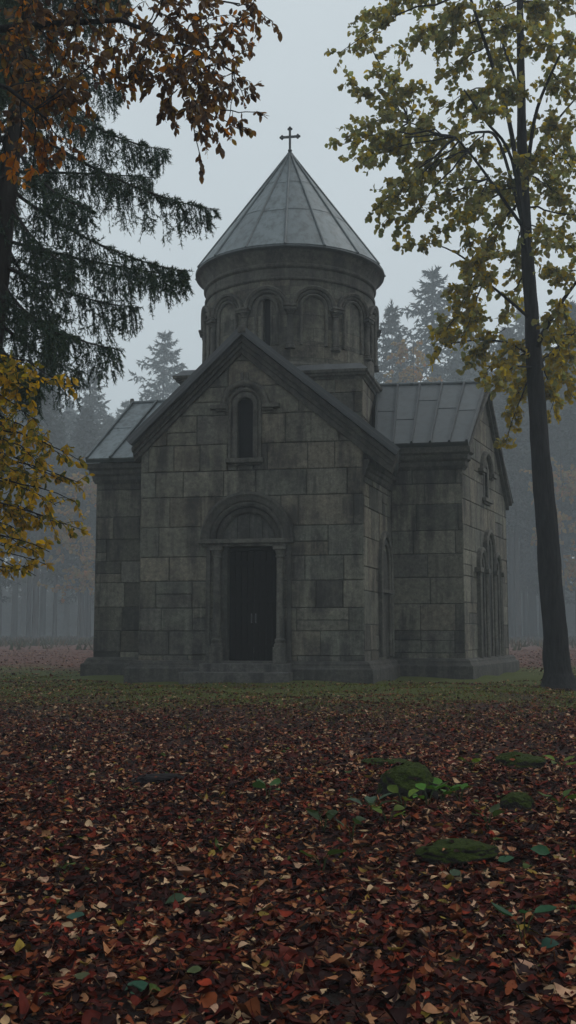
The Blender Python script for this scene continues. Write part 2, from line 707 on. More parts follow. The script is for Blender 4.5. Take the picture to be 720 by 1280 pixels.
def slit_window(fm, c, zb, zt, hw, parent, mould=True):
    """arched slit window: frame with hood, sill and dark pane"""
    zs = zt - hw
    m = MB(CARV)
    spandrel(m, fm, c, zs, hw, c - hw - .001, c + hw + .001, zt, -.01)
    arch_profile_sweep(m, fm, c, zs, [(hw - .0, -.1), (hw + .0, .02), (hw + .04, .035), (hw + .13, .03), (hw + .16, -.02)], zb)
    if mould:
        arch_profile_sweep(m, fm, c, zs, [(hw + .165, -.02), (hw + .165, .06), (hw + .2, .085), (hw + .24, .06), (hw + .25, -.02)], zb)
    w = m.build('window', 'carved', parent, bevel=.006)
    m = MB(CARV)
    arch_profile_sweep(m, fm, c, zs, [(hw + .30, -.02), (hw + .30, .09), (hw + .34, .14), (hw + .41, .15), (hw + .45, .10), (hw + .45, -.02)])
    for sg in (-1, 1):
        m.box(fm, c + sg * (hw + .27), c + sg * (hw + .72), zs - .11, zs + .005, -.02, .17)
        m.box(fm, c + sg * (hw + .27), c + sg * (hw + .56), zs - .17, zs - .112, -.02, .11)
    m.build('hood_mould', 'carved', w, bevel=.012)
    m = MB(CARV)
    m.box(fm, c - hw - .3, c + hw + .3, zb - .12, zb, -.3, .13)
    m.box(fm, c - hw - .24, c + hw + .24, zb - .19, zb - .122, -.02, .07)
    m.build('sill', 'carved', w, bevel=.012)
    m = MB((.01, .01, .01))
    m.add([fm(c - hw, zb, -.24), fm(c + hw, zb, -.24), fm(c + hw, zt, -.24), fm(c - hw, zt, -.24)], [(0, 1, 2, 3)])
    m.build('pane', 'glass', w, recalc=False)
    return w


W1 = slit_window(FRONT, wc, wb, wt, (wr - wl) / 2, CH)
# keystone ribs above the window
m = MB(CARV)
for sx in (303, 309):
    a, b = FRONT.hit(sx, 466)
    m.box(FRONT, a - .045, a + .045, b - .42, b, -.02, .05)
m.build('carved_rib', 'carved', W1, bevel=.01)
W2 = slit_window(REND, ecu, er_b, er_t, .2, CH, False)

# triple lancet niche on the right end wall
mb = MB(CARV)
zspr = REND.hit(610, 712)[1]
zleg = REND.hit(610, 822)[1]
for du, hw, up in ((-.98, .36, 0), (0, .42, .55), (.98, .36, 0)):
    c = ecu + .08 + du
    arch_profile_sweep(mb, REND, c, zspr + up, [(hw, -.02), (hw, .10), (hw + .06, .15), (hw + .13, .12), (hw + .13, -.02)], zleg, pointed=.25)
    arch_profile_sweep(mb, REND, c, zspr + up, [(hw - .12, -.02), (hw - .12, .05), (hw - .05, .07), (hw - .03, -.02)], zleg, pointed=.25)
mb.box(REND, ecu - 1.65, ecu - .92 - .36, zspr - .16, zspr - .02, -.02, .2)
mb.box(REND, ecu - .62, ecu - .36, zspr - .16, zspr - .02, -.02, .2)
mb.box(REND, ecu + .5, ecu + .78, zspr - .16, zspr - .02, -.02, .2)
mb.box(REND, ecu + 1.42, ecu + 1.75, zspr - .16, zspr - .02, -.02, .2)
NI = mb.build('triple_arch', 'carved', CH, bevel=.008)
for du, hw, up in ((-.98, .36, 0), (0, .42, .55), (.98, .36, 0)):
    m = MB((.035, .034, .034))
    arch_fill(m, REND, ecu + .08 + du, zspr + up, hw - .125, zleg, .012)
    m.build('niche_panel', 'carved', NI)

# left arm
ze_l = P(108, 575, 30.9)[2]
zr_l = P(165, 505, 33.9)[2]
mb = MB()
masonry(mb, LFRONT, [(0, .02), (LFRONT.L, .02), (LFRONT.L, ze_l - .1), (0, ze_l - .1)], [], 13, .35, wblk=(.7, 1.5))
mb.build('arm_wall', 'block', CH, recalc=False)
# walls that face away
LEND = Face(PLAN['LB'], PLAN['LA'])
mb = MB()
masonry(mb, LEND, [(0, .02), (LEND.L, .02), (LEND.L, ze_l - .12), (LEND.L / 2, zr_l - .2), (0, ze_l - .12)], [], 14)
mb.build('gable_wall', 'block', CH, recalc=False)
for nm, a, b, h0, h1, sd in (('arm_wall', 'RB', 'J2', ze_rb, ze_rb, 15), ('side_wall', 'J2', 'RR', 5.6, 5.6, 16), ('side_wall', 'RL', 'J3', 5.6, 5.6, 17),
                             ('arm_wall', 'J3', 'LB', ze_l - .1, ze_l - .1, 18), ('side_wall', 'J4', 'FL', zs_near, zs_near, 19)):
    f = Face(PLAN[a], PLAN[b])
    mb = MB()
    masonry(mb, f, [(0, .02), (f.L, .02), (f.L, h1), (0, h0)], [], sd)
    mb.build(nm, 'block', CH, recalc=False)
RG = Face(PLAN['RR'], PLAN['RL'])
mb = MB()
masonry(mb, RG, [(0, .02), (RG.L, .02), (RG.L, 5.6), (RG.L / 2, 8.4), (0, 5.6)], [], 20)
mb.build('gable_wall', 'block', CH, recalc=False)

# raking cornice of the front gable
mb = MB(CARVD)


def between(o, i, k):
    return (o[0] + (i[0] - o[0]) * k, o[1] + (i[1] - o[1]) * k)


for k0, k1, d in ((.16, .46, .26), (.464, .70, .17), (.704, 1.0, .10)):
    for (o1, i1), (o2, i2) in (((oL, iL), (oA, iA)), ((oA, iA), (oR, iR))):
        q = [between(o1, i1, k1), between(o2, i2, k1), between(o2, i2, k0), between(o1, i1, k0)]
        mb.prism([FRONT(*p, -.25) for p in q], [FRONT(*p, d) for p in q])
RC = mb.build('raking_cornice', 'carved', CH, bevel=.012)
# small finial block on the apex
mb = MB(CARVD)
mb.box(FRONT, oA[0] - .11, oA[0] + .11, oA[1] - .06, oA[1] + .13, -.1, .45)
mb.build('apex_stone', 'carved', CH, bevel=.03)

# roofs -----------------------------------------------------------------
ZINC = (.165, .19, .20)


def slab(mb, p, thick, tint):
    p = [np.array(q, float) for q in p]
    n = np.cross(p[1] - p[0], p[3] - p[0])
    n /= np.linalg.norm(n)
    if n[2] < 0:
        n = -n
    mb.prism([q - n * thick for q in p], p, tint)
    return n


def roof_sheet(E0, E1, K1, K0, nseam, seed, name='roof', thick=.10, rows=2, tint=ZINC):
    """one slope: panels with standing seams; E = eave, K = ridge"""
    r = random.Random(seed)
    E0, E1, K1, K0 = [np.array(q, float) for q in (E0, E1, K1, K0)]
    mb = MB(tint)
    n = slab(mb, (E0, E1, K1, K0), thick, tuple(np.array(tint) * .5))
    for i in range(nseam):
        a, b = i / nseam, (i + 1) / nseam
        cuts = [0] + sorted(r.uniform(.25, .75) if rows == 2 else (j + r.uniform(.3, .7)) / rows for j in range(rows - 1)) + [1]
        for j in range(len(cuts) - 1):
            c, d = cuts[j], cuts[j + 1]
            f = lambda u, v: (E0 + (E1 - E0) * u) * (1 - v) + (K0 + (K1 - K0) * u) * v
            q = [f(a, c), f(b, c), f(b, d), f(a, d)]
            k = r.uniform(.86, 1.13)
            lift = .006 + .007 * (len(cuts) - j)
            tt = tuple(np.array(tint) * k)
            mb.prism([x + n * .001 for x in q], [q[0] + n * lift * 1.5, q[1] + n * lift * 1.5, q[2] + n * lift * .6, q[3] + n * lift * .6], tt)
    for i in range(nseam + 1):
        a = i / nseam
        p, q = E0 + (E1 - E0) * a, K0 + (K1 - K0) * a
        ax = (E1 - E0) / np.linalg.norm(E1 - E0) * .04
        if i == 0:
            p, q = p + ax, q + ax
        if i == nseam:
            p, q = p - ax, q - ax
        mb.prism([p - ax, p + ax, q + ax, q - ax], [p - ax * .7 + n * .10, p + ax * .7 + n * .10, q + ax * .7 + n * .10, q - ax * .7 + n * .10], tuple(np.array(tint) * .62))
    return mb.build(name, 'metal', CH)


bd = np.array([.25, 1, 0])
bdR = np.array([.10, 1, 0])
pL, pA, pR = FRONT(oL[0] - .03, oL[1], .42), FRONT(oA[0], oA[1], .42), FRONT(oR[0] + .02, oR[1], .42)
up = np.array([0, 0, .05])
# front arm
DZ = (.085, .088, .092)
roof_sheet(pR + up, pR + bdR * 3.9 + up, pA + np.array([.25, 1, 0]) * 4.4 + up, pA + up, 4, 31, tint=DZ)
roof_sheet(pL + bd * 4.2 + up, pL + up, pA + up, pA + bd * 4.4 + up, 4, 32, tint=DZ)
# right arm
e1 = P(585, 553, 28.9)
e0 = P(468, 553, 29.4)
e0[2] = e1[2]
k1 = P(608.5, 479, 31.9)
k0 = P(470, 484, 32.3)
k0[2] = k1[2]
er1 = P(642, 627, 35.0)
er0 = np.array([3.5, 35.6, er1[2]])
roof_sheet(e0, e1, k1, k0, 5, 33, tint=(.078, .089, .095))
roof_sheet(er1, er0, k0 + np.array([0, .004, 0]), k1 + np.array([0, .004, 0]), 5, 34)
# left arm
le0 = P(107, 575, 30.85)
le1 = P(200, 575, 30.4)
le1[2] = le0[2]
lk0 = P(165, 505, 33.9)
lk1 = P(262, 505, 33.2)
lk1[2] = lk0[2]
roof_sheet(le0, le1, lk1, lk0, 3, 35)
roof_sheet(np.array([-1.4, 36.6, le0[2]]), np.array([-4.6, 37.1, le0[2]]), lk0, lk1, 3, 36)
# rear arm
ra, rb_ = np.array([2.85, 39.0, 8.7]), np.array([1.5, 35.0, 8.7])
roof_sheet(np.array([6.0, 38.5, 5.5]), np.array([4.9, 34.8, 5.5]), rb_, ra, 4, 37)
roof_sheet(np.array([-1.6, 36.0, 5.5]), np.array([-.5, 39.4, 5.5]), ra, rb_, 4, 38)
# ridge caps
for a, b in ((k0, k1), (lk0, lk1), (pA + up, pA + bd * 4.4 + up), (rb_, ra)):
    mb = MB(tuple(np.array(ZINC) * .8))
    mb.tube([a + np.array([0, 0, .03]), b + np.array([0, 0, .03])], .065, 8)
    mb.build('ridge_cap', 'metal', CH)
mb = MB(CARVD)
mb.tube([lk0 + np.array([0, 0, -.02]), lk0 + np.array([0, 0, .17])], [.09, .06], 8)
mb.build('ridge_knob', 'metal', CH)


# eave cornices -----------------------------------------------------------
def path_sweep(mb, pts, prof, tint=None, closed=False):
    """profile (offset outwards, z) swept along plan points, mitred"""
    n = len(pts)
    rows = []
    for i in range(n):
        a = pts[i - 1] if (i > 0 or closed) else None
        b = pts[i]
        c = pts[(i + 1) % n] if (i < n - 1 or closed) else None

        def nrm(p, q):
            e = (q - p) / np.linalg.norm(q - p)
            return np.array([e[1], -e[0], 0])
        if a is None:
            m_ = nrm(b, c)
        elif c is None:
            m_ = nrm(a, b)
        else:
            n1, n2 = nrm(a, b), nrm(b, c)
            m_ = (n1 + n2) / (1 + np.dot(n1, n2))
        rows.append([b + m_ * o + np.array([0, 0, z]) for o, z in prof])
    if closed:
        rows.append(rows[0])
    mb.sweep(rows, True, not closed, tint)


def cornice_prof(zt, h, proj):
    return [(-.05, zt), (proj, zt), (proj, zt - h * .26), (proj * .72, zt - h * .34), (proj * .66, zt - h * .55), (proj * .42, zt - h * .64), (proj * .36, zt - h * .84), (.03, zt - h), (-.05, zt - h)]


mb = MB(CARVD)
ret = PLAN['RA'] + (PLAN['RB'] - PLAN['RA']) * .045
path_sweep(mb, [PLAN['J1'], PLAN['RA'], ret], cornice_prof(ze_r - .09, .62, .30))
mb.build('eave_cornice', 'carved', CH, bevel=.012)
mb = MB(CARVD)
retl = PLAN['LA'] + (PLAN['LB'] - PLAN['LA']) * .04
path_sweep(mb, [retl, PLAN['LA'], PLAN['J4']], cornice_prof(ze_l - .09, .60, .24))
mb.build('eave_cornice', 'carved', CH, bevel=.012)
mb = MB(CARVD)
path_sweep(mb, [PLAN['FR'], PLAN['J1']], cornice_prof(oR[1] - .05, .42, .17))
mb.build('eave_cornice', 'carved', CH, bevel=.012)

# gable rake trim on the right end
mb = MB(CARVD)
g = [(-.12, ze_r - .16), (apex_u, zr_r - .13), (REND.L + .1, ze_rb - .04)]
for a, b in ((g[0], g[1]), (g[1], g[2])):
    for h0, h1, d in ((0, .16, .2), (.163, .3, .1)):
        q = [(a[0], a[1] - h1), (b[0], b[1] - h1), (b[0], b[1] - h0), (a[0], a[1] - h0)]
        mb.prism([REND(*p, -.2) for p in q], [REND(*p, d) for p in q])
mb.build('raking_cornice', 'carved', CH, bevel=.012)

# plinth -------------------------------------------------------------------
mb = MB((.070, .066, .060))
order = ['FL', 'FR', 'J1', 'RA', 'RB', 'J2', 'RR', 'RL', 'J3', 'LB', 'LA', 'J4']
path_sweep(mb, [PLAN[k] for k in order], [(-.1, -.2), (.26, -.2), (.26, .30), (.235, .335), (.20, .345), (.16, .40), (.155, .45), (.10, .50), (.0, .515), (-.1, .515)], closed=True)
mb.build('plinth', 'carved', CH, bevel=.01)

# portal ---------------------------------------------------------------------
mb = MB(CARVD)
arch_profile_sweep(mb, FRONT, tc[0], tc[1], [(tr_in - .02, -.3), (tr_in - .02, .03), (tr_in + .05, .075), (tr_in + .10, .06), (tr_in + .13, .10), (tr_out - .10, .13), (tr_out - .04, .17), (tr_out, .15), (tr_out + .03, .10), (tr_out + .03, -.02)], n=40)
PO = mb.build('portal', 'carved', CH, bevel=.008)
mb = MB(CARVD)
arch_profile_sweep(mb, FRONT, tc[0], tc[1], [(tr_in - .19, -.3), (tr_in - .19, -.10), (tr_in - .14, -.05), (tr_in - .04, -.06), (tr_in - .025, -.3)], n=40)
mb.build('archivolt', 'carved', PO, bevel=.006)
mb = MB()
# tympanum of four upright stones
n = 5
xs = [-1, -.42, .02, .5, 1]
rt = tr_in - .15
for i in range(4):
    q = []
    a0, a1 = xs[i] * rt + .006, xs[i + 1] * rt - .006
    for k in range(9):
        x = a0 + (a1 - a0) * k / 8
        q.append((tc[0] + x, tc[1] + math.sqrt(max(rt * rt - x * x, 1e-4))))
    q = [(tc[0] + a0, tc[1] + .0), (tc[0] + a1, tc[1] + .0)] + q[::-1]
    kk = (.9, 1.15, .95, 1.05)[i]
    mb.prism([FRONT(*p, -.34) for p in q], [FRONT(*p, -.16) for p in q], tuple(np.array((.10, .10, .092)) * kk))
mb.build('tympanum', 'carved', PO)
mb = MB(CARV)
ll, lt_ = FRONT.hit(250, 676)
lr, lb = FRONT.hit(368, 684)
tr2 = .115
mb.box(FRONT, ll, lr, tc[1] - .115, tc[1] - .003, -.28, .20)
mb.box(FRONT, ll + .1, lr - .1, tc[1] - .19, tc[1] - .118, -.28, .12)
mb.build('lintel', 'carved', PO, bevel=.014)
for sx, sg in ((271.5, -1), (350.5, 1)):
    c = FRONT.hit(sx, 760)[0]
    ztop, zb0 = tc[1] - .193, db - .0
    p = FRONT(c, 0, .02)
    mb = MB(CARV)
    mb.lathe(p[0], p[1], [(.001, zb0 + .42), (.16, zb0 + .42), (.165, zb0 + .46), (.15, zb0 + .5), (.125, zb0 + .52), (.145, zb0 + .56), (.14, zb0 + .6), (.11, zb0 + .63), (.105, zb0 + .66),
                             (.098, ztop - .30), (.125, ztop - .28), (.125, ztop - .25), (.105, ztop - .23), (.14, ztop - .10), (.001, ztop - .1)], 20)
    cl = mb.build('column', 'carved', PO, smooth=35)
    mb = MB(CARV)
    mb.box(FRONT, c - .17, c + .17, zb0, zb0 + .418, -.15, .19)
    mb.build('pedestal', 'carved', cl, bevel=.015)
    mb = MB(CARV)
    mb.box(FRONT, c - .17, c + .17, ztop - .1, ztop, -.15, .19)
    mb.build('capital', 'carved', cl, bevel=.015)
    # pilaster strip outside the column
    mb = MB(CARVD)
    o = c + sg * .235
    mb.box(FRONT, o - .055, o + .055, zb0, ztop + .003, -.05, .09)
    mb.build('jamb_strip', 'carved', PO, bevel=.01)
    mb = MB(CARVD)
    a = dl - .17 if sg < 0 else dr - .0
    mb.box(FRONT, a, a + .17, zb0, ztop + .003, -.46, -.06)
    mb.build('door_jamb', 'carved', PO, bevel=.01)
# door of two leaves
DW = dr - dl
mb = MB((.02, .02, .02))
mb.box(FRONT, dl - .02, dr + .02, dt - .12, tc[1] - .19, -.42, -.30)
DO = mb.build('door', 'wood', CH, bevel=.006)
for sg in (-1, 1):
    a = dc - DW / 2 + .004 if sg < 0 else dc + .004
    b = a + DW / 2 - .008
    mb = MB((.02, .02, .02))
    k = 4
    for i in range(k):
        w = (b - a) / k
        mb.box(FRONT, a + i * w + .004, a + (i + 1) * w - .004, db + .01, dt - .13, -.39, -.335 + rnd.uniform(-.004, .004))
    for z in (db + .35, db + 1.55, dt - .5):
        mb.box(FRONT, a + .01, b - .01, z, z + .11, -.334, -.318)
    lf = mb.build('door_leaf', 'wood', DO, bevel=.004)
    mb = MB((.04, .04, .04))
    hx = dc + sg * .055
    mb.box(FRONT, hx - .018, hx + .018, db + 1.02, db + 1.28, -.334, -.326)
    pts = [FRONT(hx, z, d) for z, d in ((db + 1.05, -.325), (db + 1.06, -.27), (db + 1.15, -.262), (db + 1.24, -.27), (db + 1.25, -.325))]
    mb.tube(pts, .011, 6)
    mb.build('handle', 'iron', lf)
# steps
s0a, _ = FRONT.hit(256, 833)
s0b, _ = FRONT.hit(366, 833)
s1a, _ = FRONT.hit(236, 843)
mb = MB((.10, .095, .09))
mb.box(FRONT, s0a, s0b, -.2, db - .003, -.52, .62)
mb.build('step', 'carved', CH, bevel=.02)
mb = MB((.10, .095, .09))
mb.box(FRONT, s1a, s0b + .05, -.25, .25, .3, .98)
mb.build('step', 'carved', CH, bevel=.02)

# drum base ---------------------------------------------------------------
BFL, BFR = np.array([-3.2, 30.5, 0]), np.array([2.16, 29.6, 0])
bk = np.array([.25, 1, 0]) * 5.4
BBR, BBL = BFR + bk, BFL + bk
zB = P(455, 462, 29.6)[2]
mb = MB()
for i, (a, b) in enumerate(((BFL, BFR), (BFR, BBR), (BBR, BBL), (BBL, BFL))):
    f = Face(a, b)
    masonry(mb, f, [(0, 5.5), (f.L, 5.5), (f.L, zB - .2), (0, zB - .2)], [], 50 + i, .1)
DB = mb.build('dome_base', 'block', CH, recalc=False)
mb = MB(CARV)
path_sweep(mb, [BFL, BFR, BBR, BBL], [(-.1, zB - .26), (.03, zB - .26), (.05, zB - .2), (.13, zB - .16), (.14, zB - .11), (.19, zB - .08), (.20, zB), (-.1, zB)], closed=True)
DBC = mb.build('base_cornice', 'carved', DB, bevel=.008)
mb = MB((.10, .105, .11))
o = .2
cen = (BFL + BFR + BBR + BBL) / 4
Q = [BFL, BFR, BBR, BBL]
mb.prism([q + (q - cen) * .07 + np.array([0, 0, zB + .002]) for q in Q], [cen + (q - cen) * .98 + np.array([0, 0, zB + .22]) for q in Q])
mb.build('base_roof', 'metal', DB)

# drum ----------------------------------------------------------------------
DCX, DCY = float(P(362.5, 500, 32.75)[0]), 32.75
DR = 2.70
zE = P(248, 346, DCY)[2]
zEave = P(362, 307, DCY - 3.05)[2]
zE = (zE + zEave) / 2
zApex = P(362.5, 191, DCY)[2]
zSp = P(362, 385, DCY - DR)[2]
zSill = P(362, 436, DCY - DR)[2]
zArc = P(362, 356, DCY - DR)[2]


def DM(u, z, d):
    """drum surface: u is arc length from the side that faces the camera, positive to the right"""
    a = -math.pi / 2 + u / DR
    return np.array([DCX + (DR + d) * math.cos(a), DCY + (DR + d) * math.sin(a), z])


NB = 12
BAY = 2 * math.pi * DR / NB
mb = MB()
r = random.Random(77)
zt_drum = zE - .3
zc = [zB + .1, zB + .5]
while zc[-1] < zt_drum - .35:
    zc.append(zc[-1] + r.uniform(.36, .52))
zc[-1] = zt_drum
SEG = 144
zw0, zw1 = P(335, 432, DCY - DR)[2] + .02, P(335, 368, DCY - DR)[2]
# split courses at the window so its rectangle can be left open
zz = sorted(zc + [zw0, zw1])
win_idx = set()
for b in range(0, NB, 3):
    ac = ((b - .5) * 360 / NB)
    for q in (-1, 0):
        win_idx.add(int(round(ac / (360 / SEG))) + q)
win_idx = {w % SEG for w in win_idx}
for i in range(len(zz) - 1):
    za, zb_ = zz[i], zz[i + 1]
    if zb_ - za < .004:
        continue
    inwin = za >= zw0 - 1e-4 and zb_ <= zw1 + 1e-4
    k = 0
    while k < SEG:
        w = min(r.randint(6, 11), SEG - k)
        t = tuple(np.array(stone_tint(r, 5)) * .9)
        d = r.uniform(-.004, .004)
        run = []
        for q in range(k, k + w + 1):
            if q < k + w and not (inwin and (q % SEG) in win_idx):
                run.append(q)
            else:
                if run:
                    # one block: its edge stays 5 mm inside the joint
                    us = [x * 2 * math.pi * DR / SEG for x in run + [run[-1] + 1]]
                    us[0] += .006
                    us[-1] -= .006
                    lo = [DM(u, za + .005, d) for u in us]
                    hi = [DM(u, zb_ - .005, d) for u in us]
                    n_ = len(us)
                    mb.add(lo + hi, [(j, j + 1, n_ + j + 1, n_ + j) for j in range(n_ - 1)], t)
                run = []
        k += w
# backing in the joints, with the same openings
for i in range(len(zz) - 1):
    za, zb_ = zz[i], zz[i + 1]
    inwin = za >= zw0 - 1e-4 and zb_ <= zw1 + 1e-4
    for q in range(SEG):
        if inwin and q in win_idx:
            continue
        u0, u1 = q * 2 * math.pi * DR / SEG, (q + 1) * 2 * math.pi * DR / SEG
        mb.add([DM(u0, za, -.014), DM(u1, za, -.014), DM(u1, zb_, -.014), DM(u0, zb_, -.014)], [(0, 1, 2, 3)], (.05, .047, .045))
DRUM = mb.build('drum', 'block', CH, recalc=False)
mb = MB(CARV)
mb.lathe(DCX, DCY, [(2.5, zB + .1), (DR + .12, zB + .1), (DR + .14, zB + .16), (DR + .13, zB + .26), (DR + .06, zB + .33), (DR + .05, zB + .36), (DR - .05, zB + .37)], 128)
mb.build('drum_footing', 'carved', DRUM, smooth=30)
for b in range(NB):
    uc = (b - .5) * BAY
    ro = BAY / 2 - .03
    iswin = b % 3 == 0
    # outer arch
    mb = MB(CARV)
    arch_profile_sweep(mb, DM, uc, zSp, [(ro - .20, -.02), (ro - .20, .08), (ro - .15, .12), (ro - .12, .075), (ro - .10, .14), (ro - .03, .18), (ro, .15), (ro, -.02)], n=26)
    A = mb.build('drum_arch', 'carved', DRUM, bevel=.006)
    ri = .36 if not iswin else .30
    mb = MB(CARV)
    zs_ = zSp + .02
    arch_profile_sweep(mb, DM, uc, zs_, [(ri - .02, -.02), (ri - .02, .06), (ri + .03, .10), (ri + .07, .07), (ri + .075, -.02)], zSill + .12, n=22)
    if not iswin:
        for z in (zSp - .18, zSill + .2):
            mb.box(DM, uc - ri + .03, uc + ri - .03, z - .02, z + .02, -.02, .02)
    mb.build('panel_frame' if not iswin else 'window_frame', 'carved', A, bevel=.005)
    if iswin:
        hw = 2 * math.pi * DR / SEG
        mb = MB(CARV)
        zs2 = zw1 - hw
        spandrel(mb, DM, uc, zs2, hw - .005, uc - hw - .01, uc + hw + .01, zw1 + .02, -.012)
        arch_profile_sweep(mb, DM, uc, zs2, [(hw - .005, -.3), (hw - .005, .0), (hw + .03, .02), (hw + .06, .0), (hw + .06, -.3)], zw0)
        wd = mb.build('window', 'carved', DRUM, bevel=.004)
        mb = MB()
        mb.add([DM(uc - hw, zw0, -.2), DM(uc + hw, zw0, -.2), DM(uc + hw, zw1, -.2), DM(uc - hw, zw1, -.2)], [(0, 1, 2, 3)])
        mb.build('pane', 'glass', wd, recalc=False)
    # engaged column between bays
    u = b * BAY
    mb = MB(CARV)
    p = DM(u, 0, .03)
    mb.lathe(p[0], p[1], [(.001, zSill), (.15, zSill), (.15, zSill + .08), (.125, zSill + .1), (.135, zSill + .15), (.105, zSill + .18), (.10, zSp - .22), (.125, zSp - .2), (.11, zSp - .17), (.15, zSp - .09), (.001, zSp - .09)], 18)
    c_ = mb.build('drum_column', 'carved', DRUM, smooth=35)
    mb = MB(CARV)
    mb.box(DM, u - .17, u + .17, zSp - .09, zSp, -.03, .22)
    mb.box(DM, u - .20, u + .20, zSp + .003, zSp + .07, -.03, .25)
    mb.build('capital', 'carved', c_, bevel=.012)
# cornice under the cone
mb = MB(CARV)
mb.lathe(DCX, DCY, [(DR - .1, zE - .98), (DR + .03, zE - .98), (DR + .06, zE - .94), (DR + .06, zE - .90), (DR + .02, zE - .88), (DR + .02, zE - .62), (DR + .06, zE - .60), (DR + .09, zE - .56), (DR + .09, zE - .50),
                    (DR + .05, zE - .47), (DR + .06, zE - .40), (DR + .11, zE - .30), (DR + .17, zE - .17), (DR + .235, zE - .08), (DR + .26, zE - .05), (DR - .1, zE - .02)], 128, tint=tuple(np.array(CARV) * .85))
mb.build('drum_cornice', 'carved', DRUM, smooth=30)
# cone ----------------------------------------------------------------------
RE = 3.05
mb = MB(ZINC)
zb_c = zE
NS = 16
cone = lambda a, k, d=0.0: np.array([DCX + (RE * (1 - k) + d * .8) * math.cos(a), DCY + (RE * (1 - k) + d * .8) * math.sin(a), zb_c + (zApex - zb_c) * k + d * .6])
mb.lathe(DCX, DCY, [(.05, zb_c - .05), (RE - .06, zb_c - .09), (RE + .01, zb_c - .05), (RE, zb_c)], 128, tint=tuple(np.array(ZINC) * .55))
A0 = -math.pi / 2 - R(3)
for i in range(NS):
    a0, a1 = A0 + i * 2 * math.pi / NS, A0 + (i + 1) * 2 * math.pi / NS
    cuts = [0, .36 + r.uniform(-.025, .025), .66 + r.uniform(-.03, .03), 1]
    for j in range(3):
        t = tuple(np.array(ZINC) * r.uniform(.85, 1.12))
        n_ = 8
        lf = .02 - j * .006
        lo = [cone(a0 + (a1 - a0) * q / n_, cuts[j], lf) for q in range(n_ + 1)]
        hi = [cone(a0 + (a1 - a0) * q / n_, cuts[j + 1] * .996 + (.004 if j < 2 else 0), lf - .008) for q in range(n_ + 1)]
        lo2 = [cone(a0 + (a1 - a0) * q / n_, cuts[j], -.03) for q in range(n_ + 1)]
        mb.add(lo2 + lo + hi, [(q, q + 1, n_ + q + 2, n_ + 1 + q) for q in range(n_)] + [(n_ + 1 + q, n_ + 2 + q, 2 * n_ + 3 + q, 2 * n_ + 2 + q) for q in range(n_)], t)
for kk_ in (.36, .66):
    ring_ = [cone(A0 + q * 2 * math.pi / 96, kk_ + .012 * math.sin(q // 6 * 2.4), .022) for q in range(97)]
    mb.tube(ring_, .006, 5, tuple(np.array(ZINC) * .6))
for i in range(NS):
    a = A0 + i * 2 * math.pi / NS
    pts = [cone(a, k, .03) for k in (-.004, .3, .6, .985)]
    mb.tube(pts, [.04, .036, .032, .028], 6, tuple(np.array(ZINC) * .68))
CONE = mb.build('cone_roof', 'metal', CH, smooth=40)
# cross ---------------------------------------------------------------------
mb = MB((.05, .05, .055))
zc0 = zApex - .03
mb.lathe(DCX, DCY, [(.11, zc0 - .1), (.10, zc0), (.05, zc0 + .05), (.075, zc0 + .1), (.05, zc0 + .15), (.03, zc0 + .19), (.001, zc0 + .19)], 14)
CF = Face(np.array([DCX, DCY, 0]), np.array([DCX + 1, DCY - .17, 0]))
zc1 = zc0 + .58
mb.box(CF, -.034, .034, zc0 + .15, zc0 + .84, -.03, .03)
mb.box(CF, -.26, .26, zc1 - .034, zc1 + .034, -.026, .026)


def blob(p, rr):
    rows = []
    for i in range(7):
        t = math.pi * i / 6
        rows.append((max(rr * math.sin(t), .001), p[2] + rr * math.cos(t)))
    mb.lathe(p[0], p[1], rows, 10)


for (u, z) in ((-.27, zc1), (.27, zc1), (0, zc0 + .86)):
    dx, dz = (math.copysign(.04, u), 0) if u else (0, .04)
    blob(CF(u + dx, z + dz, 0), .045)
    blob(CF(u - dx * .2 + dz * 1.15, z - dz * .2 + dx * 1.15, 0), .042)
    blob(CF(u - dx * .2 - dz * 1.15, z - dz * .2 - dx * 1.15, 0), .042)
mb.build('cross', 'iron', CONE)

# ------------------------------------------------------------------ ground sheet
xs = np.concatenate([np.linspace(-335, -16, 50)[:-1], np.linspace(-16, 16, 100), np.linspace(16, 335, 50)[1:]])
ys = np.concatenate([np.linspace(-60, 0, 16)[:-1], np.linspace(0, 40, 130), np.linspace(40, 460, 70)[1:]])
X, Y = np.meshgrid(xs, ys)
Z = gh(X, Y)
V = np.stack([X, Y, Z], -1).reshape(-1, 3)
nx, ny = len(xs), len(ys)
idx = np.arange(nx * ny).reshape(ny, nx)
FQ = np.stack([idx[:-1, :-1], idx[:-1, 1:], idx[1:, 1:], idx[1:, :-1]], -1).reshape(-1, 4)
g_ = np_mesh('ground', V, FQ, (.1, .1, .1), 'ground', smooth=True)
tag(g_, 'dark forest floor under the fallen leaves in front of the chapel', 'ground', kind='structure')


# ------------------------------------------------------------------ leaves
def frames(axis, normal):
    y = axis / (np.linalg.norm(axis, axis=1, keepdims=True) + 1e-9)
    z = normal - y * np.sum(normal * y, 1, keepdims=True)
    z /= (np.linalg.norm(z, axis=1, keepdims=True) + 1e-9)
    x = np.cross(y, z)
    return np.stack([x, y, z], 2)  # columns


